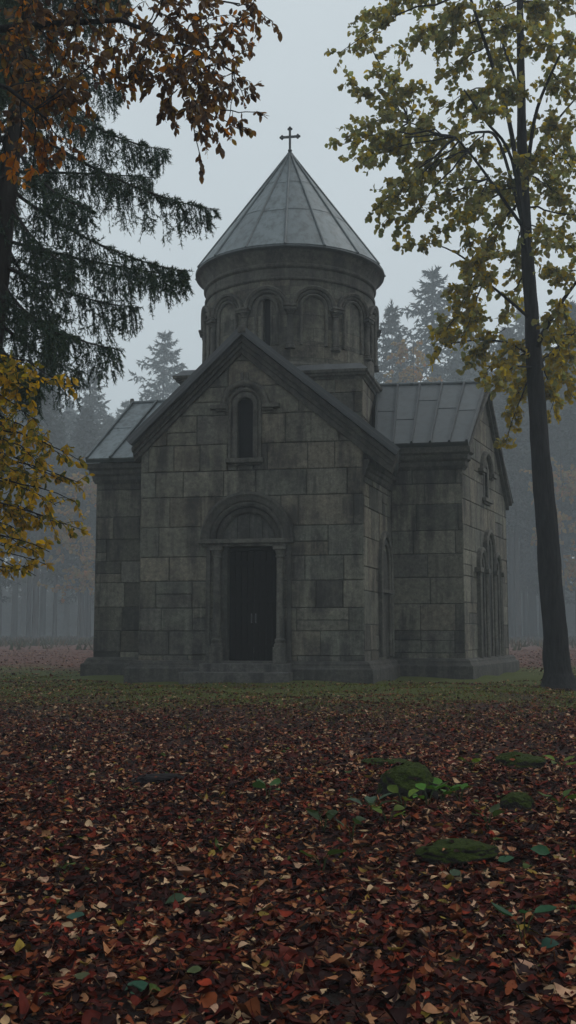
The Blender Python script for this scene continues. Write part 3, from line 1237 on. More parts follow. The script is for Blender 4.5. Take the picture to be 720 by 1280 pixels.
def leaf_template(kind):
    if kind == 'ovate':
        v = np.array([(0, 0), (.20, .22), (.27, .5), (.17, .8), (0, 1.0), (-.17, .8), (-.27, .5), (-.20, .22), (0, .35), (0, .7)], float)
        f = np.array([(0, 1, 2, 8), (8, 2, 3, 9), (9, 3, 4, 5), (0, 8, 6, 7), (8, 9, 5, 6)])
        mid = np.array([8, 9, 0, 4])
    elif kind in ('blade', 'oval'):
        ts = np.array([-.28, -.02, .08, .25, .45, .65, .83, 1.0])
        wd = np.array([.008, .010, .13, .245, .29, .24, .125, .004]) * (1.0 if kind == 'blade' else 1.45)
        v = np.array([(q * w_, t_) for t_, w_ in zip(ts, wd) for q in (-1, 0, 1)])
        f = np.array([(3 * i + j, 3 * i + j + 1, 3 * i + j + 4, 3 * i + j + 3) for i in range(7) for j in range(2)])
        mid = np.arange(1, 24, 3)
    elif kind == 'round':
        v = np.array([(0, 0), (.30, .10), (.42, .40), (.30, .72), (0, .95), (-.30, .72), (-.42, .40), (-.30, .10), (0, .3), (0, .62)], float)
        f = np.array([(0, 1, 2, 8), (8, 2, 3, 9), (9, 3, 4, 5), (0, 8, 6, 7), (8, 9, 5, 6)])
        mid = np.array([8, 9, 0, 4])
    else:  # lobed
        out = [(0, 0), (.10, .06), (.38, -.02), (.33, .22), (.52, .42), (.30, .46), (.33, .74), (.13, .66), (0, 1.0), (-.13, .66), (-.33, .74), (-.30, .46), (-.52, .42), (-.33, .22), (-.38, -.02), (-.10, .06)]
        v = np.array(out + [(0, .36)], float)
        n = len(out)
        f = np.array([(n, i, i + 1, (i + 2) % n) for i in range(0, n, 2)])
        mid = np.array([n])
    fold = np.zeros(len(v))
    fold[mid] = 1
    return v, f, fold


def leaves(pos, axis, normal, size, kind, curl=.35, fold=.1, tint=None, width=1.0):
    """returns V, F, tint arrays for N leaves"""
    v, f, fo = leaf_template(kind)
    N = len(pos)
    Fm = frames(axis, normal)
    loc = np.zeros((N, len(v), 3))
    loc[:, :, 0] = v[None, :, 0] * width
    loc[:, :, 1] = v[None, :, 1]
    k1 = rng.normal(0, curl, (N, 1))
    k2 = rng.normal(0, curl, (N, 1))
    tw = rng.normal(0, curl * .9, (N, 1))
    yy = v[None, :, 1] - .5
    loc[:, :, 2] = k1 * (yy ** 2) * 1.2 + k2 * v[None, :, 0] ** 2 * 2.2 + tw * yy * v[None, :, 0] * 1.6 - fo[None] * fold
    loc *= size[:, None, None]
    W = np.einsum('nij,nkj->nki', Fm, loc) + pos[:, None, :]
    FF = (f[None] + (np.arange(N) * len(v))[:, None, None]).reshape(-1, f.shape[1])
    TT = np.repeat(tint, len(v), axis=0)
    # lighter rim or vein on single leaves: leaf colouring, not light
    return W.reshape(-1, 3), FF, TT


def join(parts):
    Vs, Fs, Ts = [], [], []
    b = 0
    for v, f, t in parts:
        Vs.append(v)
        Fs.append(f + b)
        Ts.append(t)
        b += len(v)
    return np.concatenate(Vs), np.concatenate(Fs), np.concatenate(Ts)


def pick(pal, w, n, jit=.25):
    pal = np.array(pal)
    i = rng.choice(len(pal), n, p=np.array(w) / sum(w))
    return pal[i] * rng.uniform(1 - jit, 1 + jit, (n, 1)) * rng.uniform(.93, 1.07, (n, 3))


# leaf litter
PAL = [(.012, .0025, .002), (.038, .005, .003), (.080, .010, .005), (.145, .036, .012), (.25, .11, .05), (.37, .23, .135), (.19, .12, .022), (.18, .022, .008), (.04, .06, .012)]
PW = [28, 25, 20, 13, 11, 8, 2.5, 3, 1]


def litter(n, ylo, yhi, spread, power=1.0, dens=None, smin=.034, smax=.074, side=None):
    u = rng.random(n)
    y = (ylo ** power + u * (yhi ** power - ylo ** power)) ** (1 / power)
    x = rng.uniform(-1, 1, n) * (1.2 + y * spread)
    if side:  # the strips either side of the middle of the clearing
        x = rng.choice([-1, 1], n) * (1.2 + y * spread + side * rng.random(n))
    keep = np.ones(n, bool)
    if dens is not None:
        keep = rng.random(n) < dens(x, y)
    x, y = x[keep], y[keep]
    n = len(x)
    pos = np.stack([x, y, gh(x, y) + rng.uniform(.002, .045, n)], 1)
    th = rng.uniform(0, 2 * np.pi, n)
    ti = np.abs(rng.normal(0, .30, n))
    ph = rng.uniform(0, 2 * np.pi, n)
    nor = np.stack([np.sin(ti) * np.cos(ph), np.sin(ti) * np.sin(ph), np.cos(ti)], 1)
    ax = np.stack([np.cos(th), np.sin(th), rng.normal(0, .15, n)], 1)
    size = np.clip(rng.lognormal(math.log((smin + smax) * .47), .32, n), smin * .7, smax * 1.35)
    tint = pick(PAL, PW, n)
    parts = []
    which = rng.random(n)
    names = ('blade', 'oval', 'lobed') if yhi < 10 and not side else ('ovate', 'round', 'lobed')
    for kd, lo, hi in ((names[0], 0, .60), (names[1], .60, .955), (names[2], .955, 1.01)):
        m = (which >= lo) & (which < hi)
        if m.any():
            parts.append(leaves(pos[m], ax[m], nor[m], size[m] * (1.15 if kd == 'lobed' else 1), kd, .30 if kd == 'lobed' else .6, .07, tint[m], np.where(1, rng.uniform(.55, 1.1, (int(m.sum()), 1)), 1)))
    return parts


def patch(x, y):
    return .5 + .5 * np.sin(x * .55 + 1.0) * np.cos(y * .43 + x * .2) + .25 * np.sin(x * 1.7 - y * 1.1)


def dens_near(x, y):
    d = np.ones_like(x)
    lawn = np.clip((y - 13.5) / 9.0, 0, 1)
    left = np.clip((-x - 1.0) / 5.0, 0, 1)
    d = 1 - lawn * (.84 - .3 * left)
    mossy = ((x > .8) & (y > 8) & (y < 14)) * .35 * np.clip(patch(x * 2, y * 2), 0, 1)
    return np.clip(d - mossy, .04, 1)


def outside(x, y):
    """not inside the chapel footprint"""
    return ~((y > 27.0) & (y < 39.5) & (x > -6.2) & (x < 7.6)) & ~((y > 25.7) & (y < 28) & (x > -4.4) & (x < 2.4))


ROCK_LITTER = []


def rock(name, px, py, Yd, rx, ry, rz, label, mat='moss', seed=0, sink=.35):
    p = P(px, py, Yd)
    p[2] = gh(p[0], p[1])
    bm = bmesh.new()
    bmesh.ops.create_icosphere(bm, subdivisions=5, radius=1)
    for v in bm.verts:
        c = v.co.copy()
        d = 1 + .28 * mnoise.noise(c * 1.3 + Vector((seed, 3, 1))) + .12 * mnoise.noise(c * 3.7 + Vector((seed, 9, 4))) + .035 * mnoise.noise(c * 11) + .02 * mnoise.noise(c * 26)
        v.co = Vector((c.x * rx * d, c.y * ry * d, c.z * rz * d))
    up_ = [v.co.copy() for v in bm.verts if v.co.z > .45 * rz]
    pick_ = [up_[q] for q in rng.integers(0, len(up_), 14)]
    base_ = Vector((p[0], p[1], p[2] + rz * (1 - sink * 2)))
    pp_ = np.array([list(base_ + q * 1.01 + Vector((0, 0, .004))) for q in pick_])
    nn_ = np.array([[q.x / rx ** 2, q.y / ry ** 2, q.z / rz ** 2] for q in pick_])
    nn_ /= np.linalg.norm(nn_, axis=1, keepdims=True)
    th_ = rng.uniform(0, 6.28, len(pick_))
    keep_ = rng.random(len(pick_)) < .55
    ROCK_LITTER.append(leaves(pp_[keep_], np.stack([np.cos(th_), np.sin(th_), th_ * 0], 1)[keep_], nn_[keep_] + rng.normal(0, .15, (int(keep_.sum()), 3)), rng.uniform(.035, .07, int(keep_.sum())), 'ovate', .5, .08, pick(PAL, PW, int(keep_.sum()))))
    me = bpy.data.meshes.new(name)
    bm.to_mesh(me)
    bm.free()
    for q in me.polygons:
        q.use_smooth = True
    o = link(name, me, mat)
    o.location = (p[0], p[1], p[2] + rz * (1 - sink * 2))
    return tag(o, label, 'rock')


def Yg(py):
    """depth of the ground seen at image row py"""
    d = ray(360, py)
    return CAMH / -d[2] * d[1]


rock('mossy_boulder', 511, 998, Yg(996),  .225, .2, .18, 'rounded mossy boulder rising from the leaves with green sprigs at its right foot', seed=2, sink=.27)
rock('mossy_stone', 574, 1069, Yg(1067), .23, .15, .065, 'low long mossy stone lying nearer than the boulder among the leaves', seed=5, sink=.15)
rock('mossy_stone', 652, 962, Yg(962), .22, .2, .10, 'flat faint green mossy stone behind and right of the big boulder', seed=8, sink=.25)
rock('flat_stone', 200, 980, Yg(979), .22, .12, .055, 'dark bare flat stone alone among the leaves before the left of the chapel', 'wetrock', seed=12, sink=.2)
rock('mossy_stone', 648, 1015, Yg(1012), .12, .1, .085, 'small dark mossy stone between the boulder and the picture edge', seed=15, sink=.2)
rock('mossy_stone', 480, 958, Yg(956), .22, .15, .045, 'thin mossy hump just behind the big boulder', seed=19, sink=.2)


parts = litter(44000, 2.2, 9.0, .36, 1.6, dens_near)
parts += litter(115000, 9.0, 27.0, .36, .6, lambda x, y: dens_near(x, y) * outside(x, y))
parts += litter(22000, 26.0, 75.0, .30, 1.2, lambda x, y: 1.0 * outside(x, y), .06, .10)
parts += litter(9000, 24.6, 26.6, .36, 1.0, lambda x, y: .5 * outside(x, y) * (np.abs(y - 26.2 + .17 * (x + 1)) < .45))
parts += litter(42000, 1.2, 9.0, .36, 1.2, dens_near, side=3.5)
parts += litter(36000, 9.0, 27.0, .36, .8, lambda x, y: dens_near(x, y) * outside(x, y), side=4.5)
parts += litter(5000, 22.6, 25.0, .36, 1.0, lambda x, y: 1.0 * (np.hypot(x - 6.25, y - 24) < 1.1))
parts += ROCK_LITTER
Vl, Fl, Tl = join([p for p in parts if p[1].shape[1] == 4])
lit = np_mesh('fallen_leaves', Vl, Fl, Tl, 'litter', smooth=True)
tag(lit, 'carpet of red and brown fallen leaves covering the forest floor', 'fallen leaves', kind='stuff')

# low undergrowth at the edge of the wood
n = 16000
y = rng.uniform(70, 190, n)
x = rng.uniform(-.42, .42, n) * y
keep = (rng.random(n) < np.clip((y - 80) / 90, .02, .8)) & (np.sin(x * .21 + 1) * np.cos(y * .13) + .6 * np.sin(x * .57 - y * .31) > -.35)
x, y = x[keep], y[keep]
n = len(x)
base = np.repeat(np.stack([x, y, gh(x, y)], 1), 5, 0) + rng.normal(0, .35, (n * 5, 3)) * np.array([1, 1, 0])
m_ = n * 5
th = rng.uniform(0, 6.28, m_)
wv = np.stack([np.cos(th), np.sin(th), np.zeros(m_)], 1) * rng.uniform(.06, .16, (m_, 1))
lean = rng.normal(0, .35, (m_, 3))
lean[:, 2] = rng.uniform(.15, .8, m_)
V = np.stack([base - wv, base + wv, base + lean], 1).reshape(-1, 3)
ug = np_mesh('undergrowth', V, np.arange(3 * m_).reshape(-1, 3), np.repeat(pick([(.05, .045, .025), (.08, .045, .025), (.03, .04, .02), (.11, .06, .03)], [3, 2, 3, 1], m_), 3, 0), 'grass')
tag(ug, 'brown bracken and brush fading into fog along the edge of the wood', 'undergrowth', kind='stuff')

# grass
n = 70000
y = rng.uniform(13.0, 31.0, n)
x = rng.uniform(-1, 1, n) * (2.0 + y * .36)
k = np.clip((y - 13.0) / 9.0, 0, 1) * np.clip(.25 + patch(x, y), 0, 1) + ((x > .5) & (y < 17)) * .12
keep = (rng.random(n) < k) & outside(x, y)
x, y = x[keep], y[keep]
n = len(x)
base = np.stack([x, y, gh(x, y)], 1)
h = rng.uniform(.02, .065, n)
th = rng.uniform(0, 2 * np.pi, n)
wv = np.stack([np.cos(th), np.sin(th), np.zeros(n)], 1) * .010
lean = rng.normal(0, .03, (n, 3))
lean[:, 2] = h
V = np.stack([base - wv, base + wv, base + lean], 1).reshape(-1, 3)
Fg = np.arange(3 * n).reshape(-1, 3)
gt = np.repeat(pick([(.07, .088, .008), (.125, .125, .012), (.12, .085, .016), (.035, .065, .006)], [4, 4, 2, 3], n), 3, 0)
gr = np_mesh('grass', V, Fg, gt, 'grass')
tag(gr, 'short olive green grass along the foot of the chapel', 'grass', kind='stuff')


# ------------------------------------------------------------------ small plants
def sprig(px, py, n, size, col, label, kind='ovate', name='green_seedling', flat=False, cat='plant', up=.10):
    Yd = Yg(py)
    p = P(px, py, Yd)
    base = np.array([p[0], p[1], gh(p[0], p[1]) + .02])
    o = empty(name, base, label, cat)
    th = np.linspace(0, 2 * np.pi, n, endpoint=False) + rng.uniform(-.5, .5, n) + .6
    elev = rng.uniform(.1, .5, n)
    ax = np.stack([np.cos(th), np.sin(th), elev], 1)
    nor = np.stack([-np.cos(th) * .6, -np.sin(th) * .6, np.ones(n)], 1) + rng.normal(0, .25, (n, 3))
    pos = base + np.stack([np.cos(th) * .05, np.sin(th) * .05, rng.uniform(.03, up, n)], 1) * (0 if flat else 1) + np.array([0, 0, .035])
    sz = rng.uniform(.8, 1.2, n) * size
    tt = pick([np.array(col) * .72], [1], n, .3)
    for k in range(n):
        q = slice(k, k + 1)
        V, Fq, T = leaves(pos[q], ax[q], nor[q], sz[q], kind, .3, .06, tt[q], 1.25)
        lf = np_mesh('leaf', V, Fq, T, 'greenleaf', o)
        m = MB((.04, .06, .02))
        m.tube([base + np.array([0, 0, -.03]), (base + pos[k]) / 2 + np.array([0, 0, .02]), pos[k]], .003, 5)
        m.build('stem', 'greenleaf', lf)
    return o


def green_leaf(px, py, size, col, label, th, tilt=.3, kind='ovate'):
    Yd = Yg(py)
    p = P(px, py, Yd)
    pos = np.array([[p[0], p[1], gh(p[0], p[1]) + .055]])
    ax = np.array([[math.cos(th), math.sin(th), .15]])
    V, Fq, T = leaves(pos, ax, np.array([[.15, -tilt, 1.0]]), np.array([size]), kind, .35, .08, np.array([col]) * .6, 1.3)
    o = np_mesh('leaf', V, Fq, T, 'greenleaf')
    return tag(o, label, 'leaf')


G1, G2, G3 = (.07, .19, .015), (.05, .15, .03), (.12, .18, .015)
sprig(553, 1002, 6, .13, G1, 'cluster of broad green leaves at the right foot of the mossy boulder')
sprig(464, 1024, 5, .12, (.07, .12, .07), 'pale blue-green seedling left of and below the mossy boulder')
sprig(335, 1003, 4, .14, (.05, .11, .03), 'lone green seedling in the red leaves in front of the door')
sprig(402, 1080, 4, .10, (.06, .11, .02), 'small green seedling left of the low long mossy stone')
sprig(405, 1040, 4, .11, (.03, .06, .012), 'dark green seedling in the leaves nearer than the lone one before the door')
sprig(505, 1022, 4, .10, G3, 'small olive seedling directly below the mossy boulder')
sprig(590, 970, 3, .11, G3, 'olive seedling right of the mossy boulder and farther back', up=.05)
sprig(702, 968, 4, .13, G3, 'yellow-green seedling at the right edge beyond the boulder')
sprig(655, 1170, 3, .10, (.03, .11, .05), 'bright green seedling with two upright leaves low on the right')
sprig(440, 1048, 3, .10, (.05, .09, .03), 'faint green seedling left of the long mossy stone and farther back')
sprig(610, 1040, 4, .10, (.05, .08, .02), 'flat olive seedling just behind the long mossy stone', up=.04)
sprig(535, 1012, 5, .11, G1, 'bright green seedling touching the front of the mossy boulder')
sprig(485, 1040, 4, .09, G3, 'small yellow-green seedling between the boulder and the long mossy stone')
sprig(575, 1004, 4, .10, G1, 'green seedling right of the broad leaf cluster by the boulder')
sprig(700, 1015, 4, .10, (.07, .12, .015), 'olive green seedling at the right edge, nearer than the yellow-green one')
green_leaf(622, 1076, .10, (.045, .13, .06), 'teal leaf lying beside the right end of the long mossy stone', .2)
green_leaf(688, 1070, .11, (.04, .13, .055), 'broad teal leaf near the right edge beside the long stone', 2.9, .8)
green_leaf(565, 1088, .09, (.06, .10, .05), 'grey-green leaf lying just below the long mossy stone', 1.0)
green_leaf(676, 1185, .09, (.02, .08, .05), 'deep teal leaf low on the right below the bright seedling', .3)
green_leaf(82, 1144, .09, (.05, .13, .09), 'narrow blue-green leaf in the brown litter on the left', -.2)
green_leaf(156, 1240, .085, (.05, .14, .085), 'blue-green leaf with bent tip low on the left', .4, .6)
green_leaf(205, 1128, .11, (.06, .10, .05), 'long grey-green leaf lying in the litter left of centre', .1)
green_leaf(232, 1220, .06, (.13, .16, .06), 'small yellow-green leaf in the litter at the bottom left', .2)
green_leaf(92, 1226, .06, (.12, .13, .06), 'pale olive leaf in the litter near the bottom left corner', 0)


# ------------------------------------------------------------------ broadleaf trees
def bez(a, b, c, n):
    t = np.linspace(0, 1, n)[:, None]
    return (1 - t) ** 2 * a + 2 * t * (1 - t) * b + t * t * c


class Broad:
    def __init__(s, name, loc, label, cat, pal, pw, leaf, kind, group=None):
        s.root = empty(name, loc, label, cat, group)
        s.wood = MB((.03, .03, .03))
        s.trunk = MB((.03, .03, .03))
        s.pos, s.ax, s.nor, s.sz, s.ti = [], [], [], [], []
        s.pal, s.pw, s.leaf, s.kind = pal, pw, leaf, kind

    def spray(s, a, b, r0, n_leaf, spread, tintfn=None, start=.3, arch=.12, twig=.5, droop=.5, dens=1.0):
        a, b = np.array(a, float), np.array(b, float)
        L = np.linalg.norm(b - a)
        mid = (a + b) / 2 + np.array([0, 0, arch * L]) + rng.normal(0, .05 * L, 3)
        pts = bez(a, mid, b, 9)
        pts[1:-1] += rng.normal(0, .012 * L, (7, 3))
        s.wood.tube(pts, list(np.linspace(r0, max(.2 * r0, .004), 9)), 6)
        out = (b - a) / L
        ntw = max(3, int(n_leaf / 9))
        for i in range(ntw):
            t = start + (1 - start) * (i + rng.random()) / ntw
            k = min(int(t * 8), 7)
            p = pts[k] + (pts[k + 1] - pts[k]) * (t * 8 - k)
            d = out * rng.uniform(.1, 1.0) + rng.normal(0, .75, 3) + np.array([0, 0, -.25 * droop])
            d /= np.linalg.norm(d)
            tl = twig * rng.uniform(.5, 1.2) * spread
            q = p + d * tl + np.array([0, 0, -.25 * droop * tl])
            c = bez(p, p + d * tl * .55 + np.array([0, 0, .06 * tl]), q, 5)
            s.wood.tube(c, [max(.0035, r0 * .16), .004, .0035, .003, .002], 4)
            m = max(3, int(n_leaf / ntw * dens))
            for j in range(m):
                u = .15 + .85 * (j + rng.random() * .8) / m
                u = min(u, .999)
                kk = min(int(u * 4), 3)
                w = c[kk] + (c[kk + 1] - c[kk]) * (u * 4 - kk)
                side = np.cross(d, rng.normal(0, 1, 3))
                side /= np.linalg.norm(side) + 1e-9
                ax = d * .35 + side * .7 + np.array([0, 0, -droop]) + rng.normal(0, .25, 3)
                s.pos.append(w)
                s.ax.append(ax)
                s.nor.append(rng.normal(0, .7, 3) + np.array([0, 0, .6]))
                s.sz.append(s.leaf * rng.uniform(.65, 1.25))
                s.ti.append(tintfn(w) if tintfn else None)

    def finish(s, wood_mat='bark', tint_all=None):
        s.trunk.build('trunk', wood_mat, s.root, smooth=60)
        if s.wood.v:
            s.wood.build('branches', wood_mat, s.root, smooth=60)
        n = len(s.pos)
        pos, ax, nor, sz = np.array(s.pos), np.array(s.ax), np.array(s.nor), np.array(s.sz)
        if s.ti[0] is not None:
            T = np.array(s.ti)
        else:
            T = pick(s.pal, s.pw, n)
        V, Fq, TT = leaves(pos, ax, nor, sz, s.kind, .3, .05, T)
        np_mesh('crown', V, Fq, TT, 'leaf', s.root, smooth=True)
        return n


def rough_trunk(mb, pts, rad, seg=20, amp=.07, sd=0):
    rows = []
    pts = [Vector(p) for p in pts]
    # resample
    P2, R2 = [], []
    for i in range(len(pts) - 1):
        m = 6
        for k in range(m):
            t = k / m
            P2.append(pts[i].lerp(pts[i + 1], t))
            R2.append(rad[i] + (rad[i + 1] - rad[i]) * t)
    P2.append(pts[-1])
    R2.append(rad[-1])
    for i, p in enumerate(P2):
        row = []
        for k in range(seg):
            a = 2 * math.pi * k / seg
            d = 1 + amp * mnoise.noise(Vector((math.cos(a) * 2.5 + sd, math.sin(a) * 2.5, p.z * .9))) + amp * .6 * mnoise.noise(Vector((math.cos(a) * 6, math.sin(a) * 6 + sd, p.z * 2.5)))
            row.append(p + Vector((math.cos(a), math.sin(a), 0)) * R2[i] * d)
        rows.append(row)
    mb.sweep(rows, True, True)


# the tall yellowing tree on the right ---------------------------------------
YT = 24.0
pw_ = lambda px, r: r * YT / F
tb = P(698, 856, YT)
TR = Broad('broadleaf_tree', (tb[0], tb[1], 0), 'tall leaning tree with dark trunk and yellow-olive leaves right of the chapel', 'tree',
           None, None, .142, 'round')
tk = [(701, 864, 30), (700, 854, 23), (698, 840, 17), (695, 810, 15), (690, 740, 14), (682, 640, 12.5), (675, 560, 11.5), (669, 480, 10.5), (664, 385, 8.6), (657, 280, 7.2), (653, 200, 6.4), (651, 100, 5.2), (650, 0, 4.2), (648, -120, 3), (650, -260, 1.6)]
tpts = [P(a, b, YT) for a, b, c in tk]
rough_trunk(TR.trunk, tpts, [pw_(0, c) for a, b, c in tk], 28, .16, 4)


def on_trunk(py):
    for i in range(len(tk) - 1):
        if tk[i][1] >= py >= tk[i + 1][1]:
            t = (tk[i][1] - py) / (tk[i][1] - tk[i + 1][1])
            return tpts[i] + (tpts[i + 1] - tpts[i]) * t
    return tpts[-1]


YEL, OLV, GRN, BRN = np.array((.36, .26, .016)), np.array((.255, .235, .088)), np.array((.19, .205, .085)), np.array((.24, .20, .09))


def ty(w):
    # lower crown has turned yellow, haze greying is painted into the olive top
    low = np.clip((10.5 - w[2]) / 4.5, 0, 1)
    g = rng.random()
    c = YEL if g < .15 + .5 * low else (OLV if g < .55 + .3 * low else (GRN if g < .9 else BRN))
    return c * rng.uniform(.7, 1.3)


# main limbs: (trunk row, [(px,py,dY)...], radius px)
limbs = []


def limb(py0, pts, r):
    s_ = on_trunk(py0)
    ps = [s_] + [P(a, b, YT + d) for a, b, d in pts]
    sm = []
    for i in range(len(ps) - 1):
        p0 = ps[max(i - 1, 0)]
        p3 = ps[min(i + 2, len(ps) - 1)]
        for k in range(5):
            t = k / 5
            a, b = ps[i], ps[i + 1]
            sm.append(.5 * ((2 * a) + (b - p0) * t + (2 * p0 - 5 * a + 4 * b - p3) * t * t + (3 * a - p0 - 3 * b + p3) * t ** 3))
    sm.append(ps[-1])
    TR.wood.tube(sm, list(np.linspace(r, r * .35, len(sm)) * YT / F), 8)
    limbs.append(sm)
    return sm


limb(330, [(640, 170, -.6), (618, 90, -1.2), (592, 10, -1.8), (570, -60, -2.2)], 3.6)
limb(250, [(648, 120, .8), (630, 60, 1.3), (612, 0, 1.8)], 3.0)
limb(330, [(640, 200, -1.0), (606, 150, -1.7), (580, 112, -2.2)], 2.6)
limb(300, [(625, 180, 1.0), (600, 165, 1.6), (566, 172, 2.2), (512, 153, 2.4)], 2.6)
limb(290, [(600, 208, -1.2), (570, 172, -1.8)], 2.4)
limb(440, [(688, 400, -.6), (706, 372, -1.0), (730, 340, -1.4)], 4.0)
limb(460, [(696, 435, .6), (716, 418, 1.0)], 2.2)
limb(250, [(668, 150, -.5), (690, 90, -1.0), (715, 40, -1.4)], 3.0)
limb(240, [(675, 180, .8), (705, 140, 1.5), (740, 100, 2.0)], 2.6)
limb(400, [(632, 372, -.7), (606, 350, -1.2), (590, 330, -1.5)], 2.2)
limb(450, [(640, 430, .5), (600, 425, .8), (560, 430, 1.0)], 2.0)
allp = np.array([p for l in limbs for p in l] + [on_trunk(q) for q in range(-100, 470, 20)])

targets = []
for px_, py_, rr in [  # spray ends: px, py, spread
    (425, 68, 1), (432, 100, .8), (455, 40, 1), (470, 80, 1), (445, 20, .9), (490, 25, 1), (500, 60, 1), (515, 100, 1), (480, 118, .9), (520, 30, 1), (545, 60, 1.1), (560, 20, 1.1), (585, 55, 1.1), (600, 15, 1.1), (560, 95, 1),
    (425, 185, .8), (438, 205, .8), (452, 175, .9), (470, 190, 1), (490, 165, 1), (515, 150, 1), (545, 140, 1.0), (500, 200, 1), (530, 185, 1), (555, 175, 1), (440, 160, .8), (470, 150, .9),
    (478, 285, .8), (470, 265, .9), (490, 255, 1), (500, 285, .9), (515, 240, 1), (530, 265, .9), (520, 215, 1), (545, 225, 1), (535, 305, .7), (500, 310, .7), (570, 215, 1.1), (590, 245, 1), (575, 260, .9), (600, 200, 1),
    (590, 290, 1), (600, 320, 1), (580, 345, .8), (565, 365, .8), (610, 350, 1), (620, 300, 1), (575, 395, .8), (600, 390, 1), (625, 390, 1), (560, 410, .8), (580, 425, .9), (610, 425, 1), (635, 440, 1), (550, 448, .7), (590, 455, .8), (615, 480, 1), (640, 490, 1),
    (625, 520, .8), (628, 555, .7), (600, 470, .8), (640, 350, 1), (690, 470, 1), (705, 455, .9), (690, 420, 1), (715, 490, .8), (700, 500, .7), (688, 520, .6), (715, 440, 1), (700, 390, 1.1),
    (700, 340, 1.1), (715, 310, 1.1), (690, 300, 1.1), (715, 260, 1.1), (690, 240, 1.1), (680, 200, 1.1), (715, 200, 1.1), (690, 150, 1.1), (715, 120, 1.1), (680, 100, 1.1), (715, 60, 1.1), (690, 40, 1.1), (660, 60, 1.1), (640, 30, 1.1), (625, 80, 1.1), (620, 140, 1.0), (640, 120, 1.1),
    (610, 110, 1), (590, 130, .8), (635, 180, 1), (620, 230, 1), (635, 265, 1), (660, 330, 1), (655, 250, 1), (670, 10, 1.1), (715, 5, 1.1), (740, 160, 1.1), (750, 240, 1.1), (750, 60, 1.1), (760, 330, 1.1), (745, 400, 1),
    (540, -30, 1.1), (600, -40, 1.1), (480, -20, 1.1), (660, -60, 1.1), (720, -50, 1.1), (620, -110, 1.1), (690, -120, 1.1), (780, -20, 1.1), (800, 120, 1.1), (650, -190, 1.0), (780, 280, 1)]:
    dY = rng.uniform(-2.4, 2.4)
    T_ = P(px_ + rng.uniform(-5, 5), py_ + rng.uniform(-5, 5), YT + dY)
    d = np.linalg.norm(allp - (T_ + np.array([.25, 0, .3])), axis=1) + 1.2 * np.maximum(0, allp[:, 2] - T_[2] - 1.5) * 0
    a = allp[np.argmin(d)]
    L = np.linalg.norm(T_ - a)
    if L < .35:
        a = a + np.array([.3, 0, .3])
        L = .5
    TR.spray(a, T_, .012 + .006 * L, int(160 * rr), .70 * rr, ty, .25 if L < 1.6 else .45, .10, .75, .45)
print('right tree leaves', TR.finish())

# the orange tree overhead: trunk out of frame on the left ------------------------
YO = 9.5
OB = np.array([-5.2, 8.6, 0])
OT = Broad('maple_tree', OB, 'maple whose rust and orange leaves hang across the top left of the view', 'tree', None, None, .088, 'ovate')
otr = [OB + np.array([0, 0, -.1]), OB + np.array([.02, 0, .4]), OB + np.array([.1, .05, 2.5]), OB + np.array([.2, .1, 5.0]), OB + np.array([.5, .3, 7.2]), OB + np.array([.7, .3, 9.5])]
rough_trunk(OT.trunk, otr, [.30, .22, .19, .16, .12, .05], 18, .1, 9)
ORG, RST, DRB, OCH = np.array((.42, .15, .010)), np.array((.135, .072, .032)), np.array((.078, .044, .034)), np.array((.25, .155, .034))


def to(w):
    px_ = w[0] / w[1] * F + 360
    left = np.clip((1.0 - (w[0] + 2.6) / 1.4), 0, 1)   # the limb nearest the trunk turned orange first
    low = np.clip((6.3 - w[2]) / .8, 0, 1)
    g = rng.random()
    po = .05 + .75 * left * low + .12 * left
    c = ORG if g < po else (OCH if g < po + .12 else (RST if g < .75 else DRB))
    return c * rng.uniform(.65, 1.3)


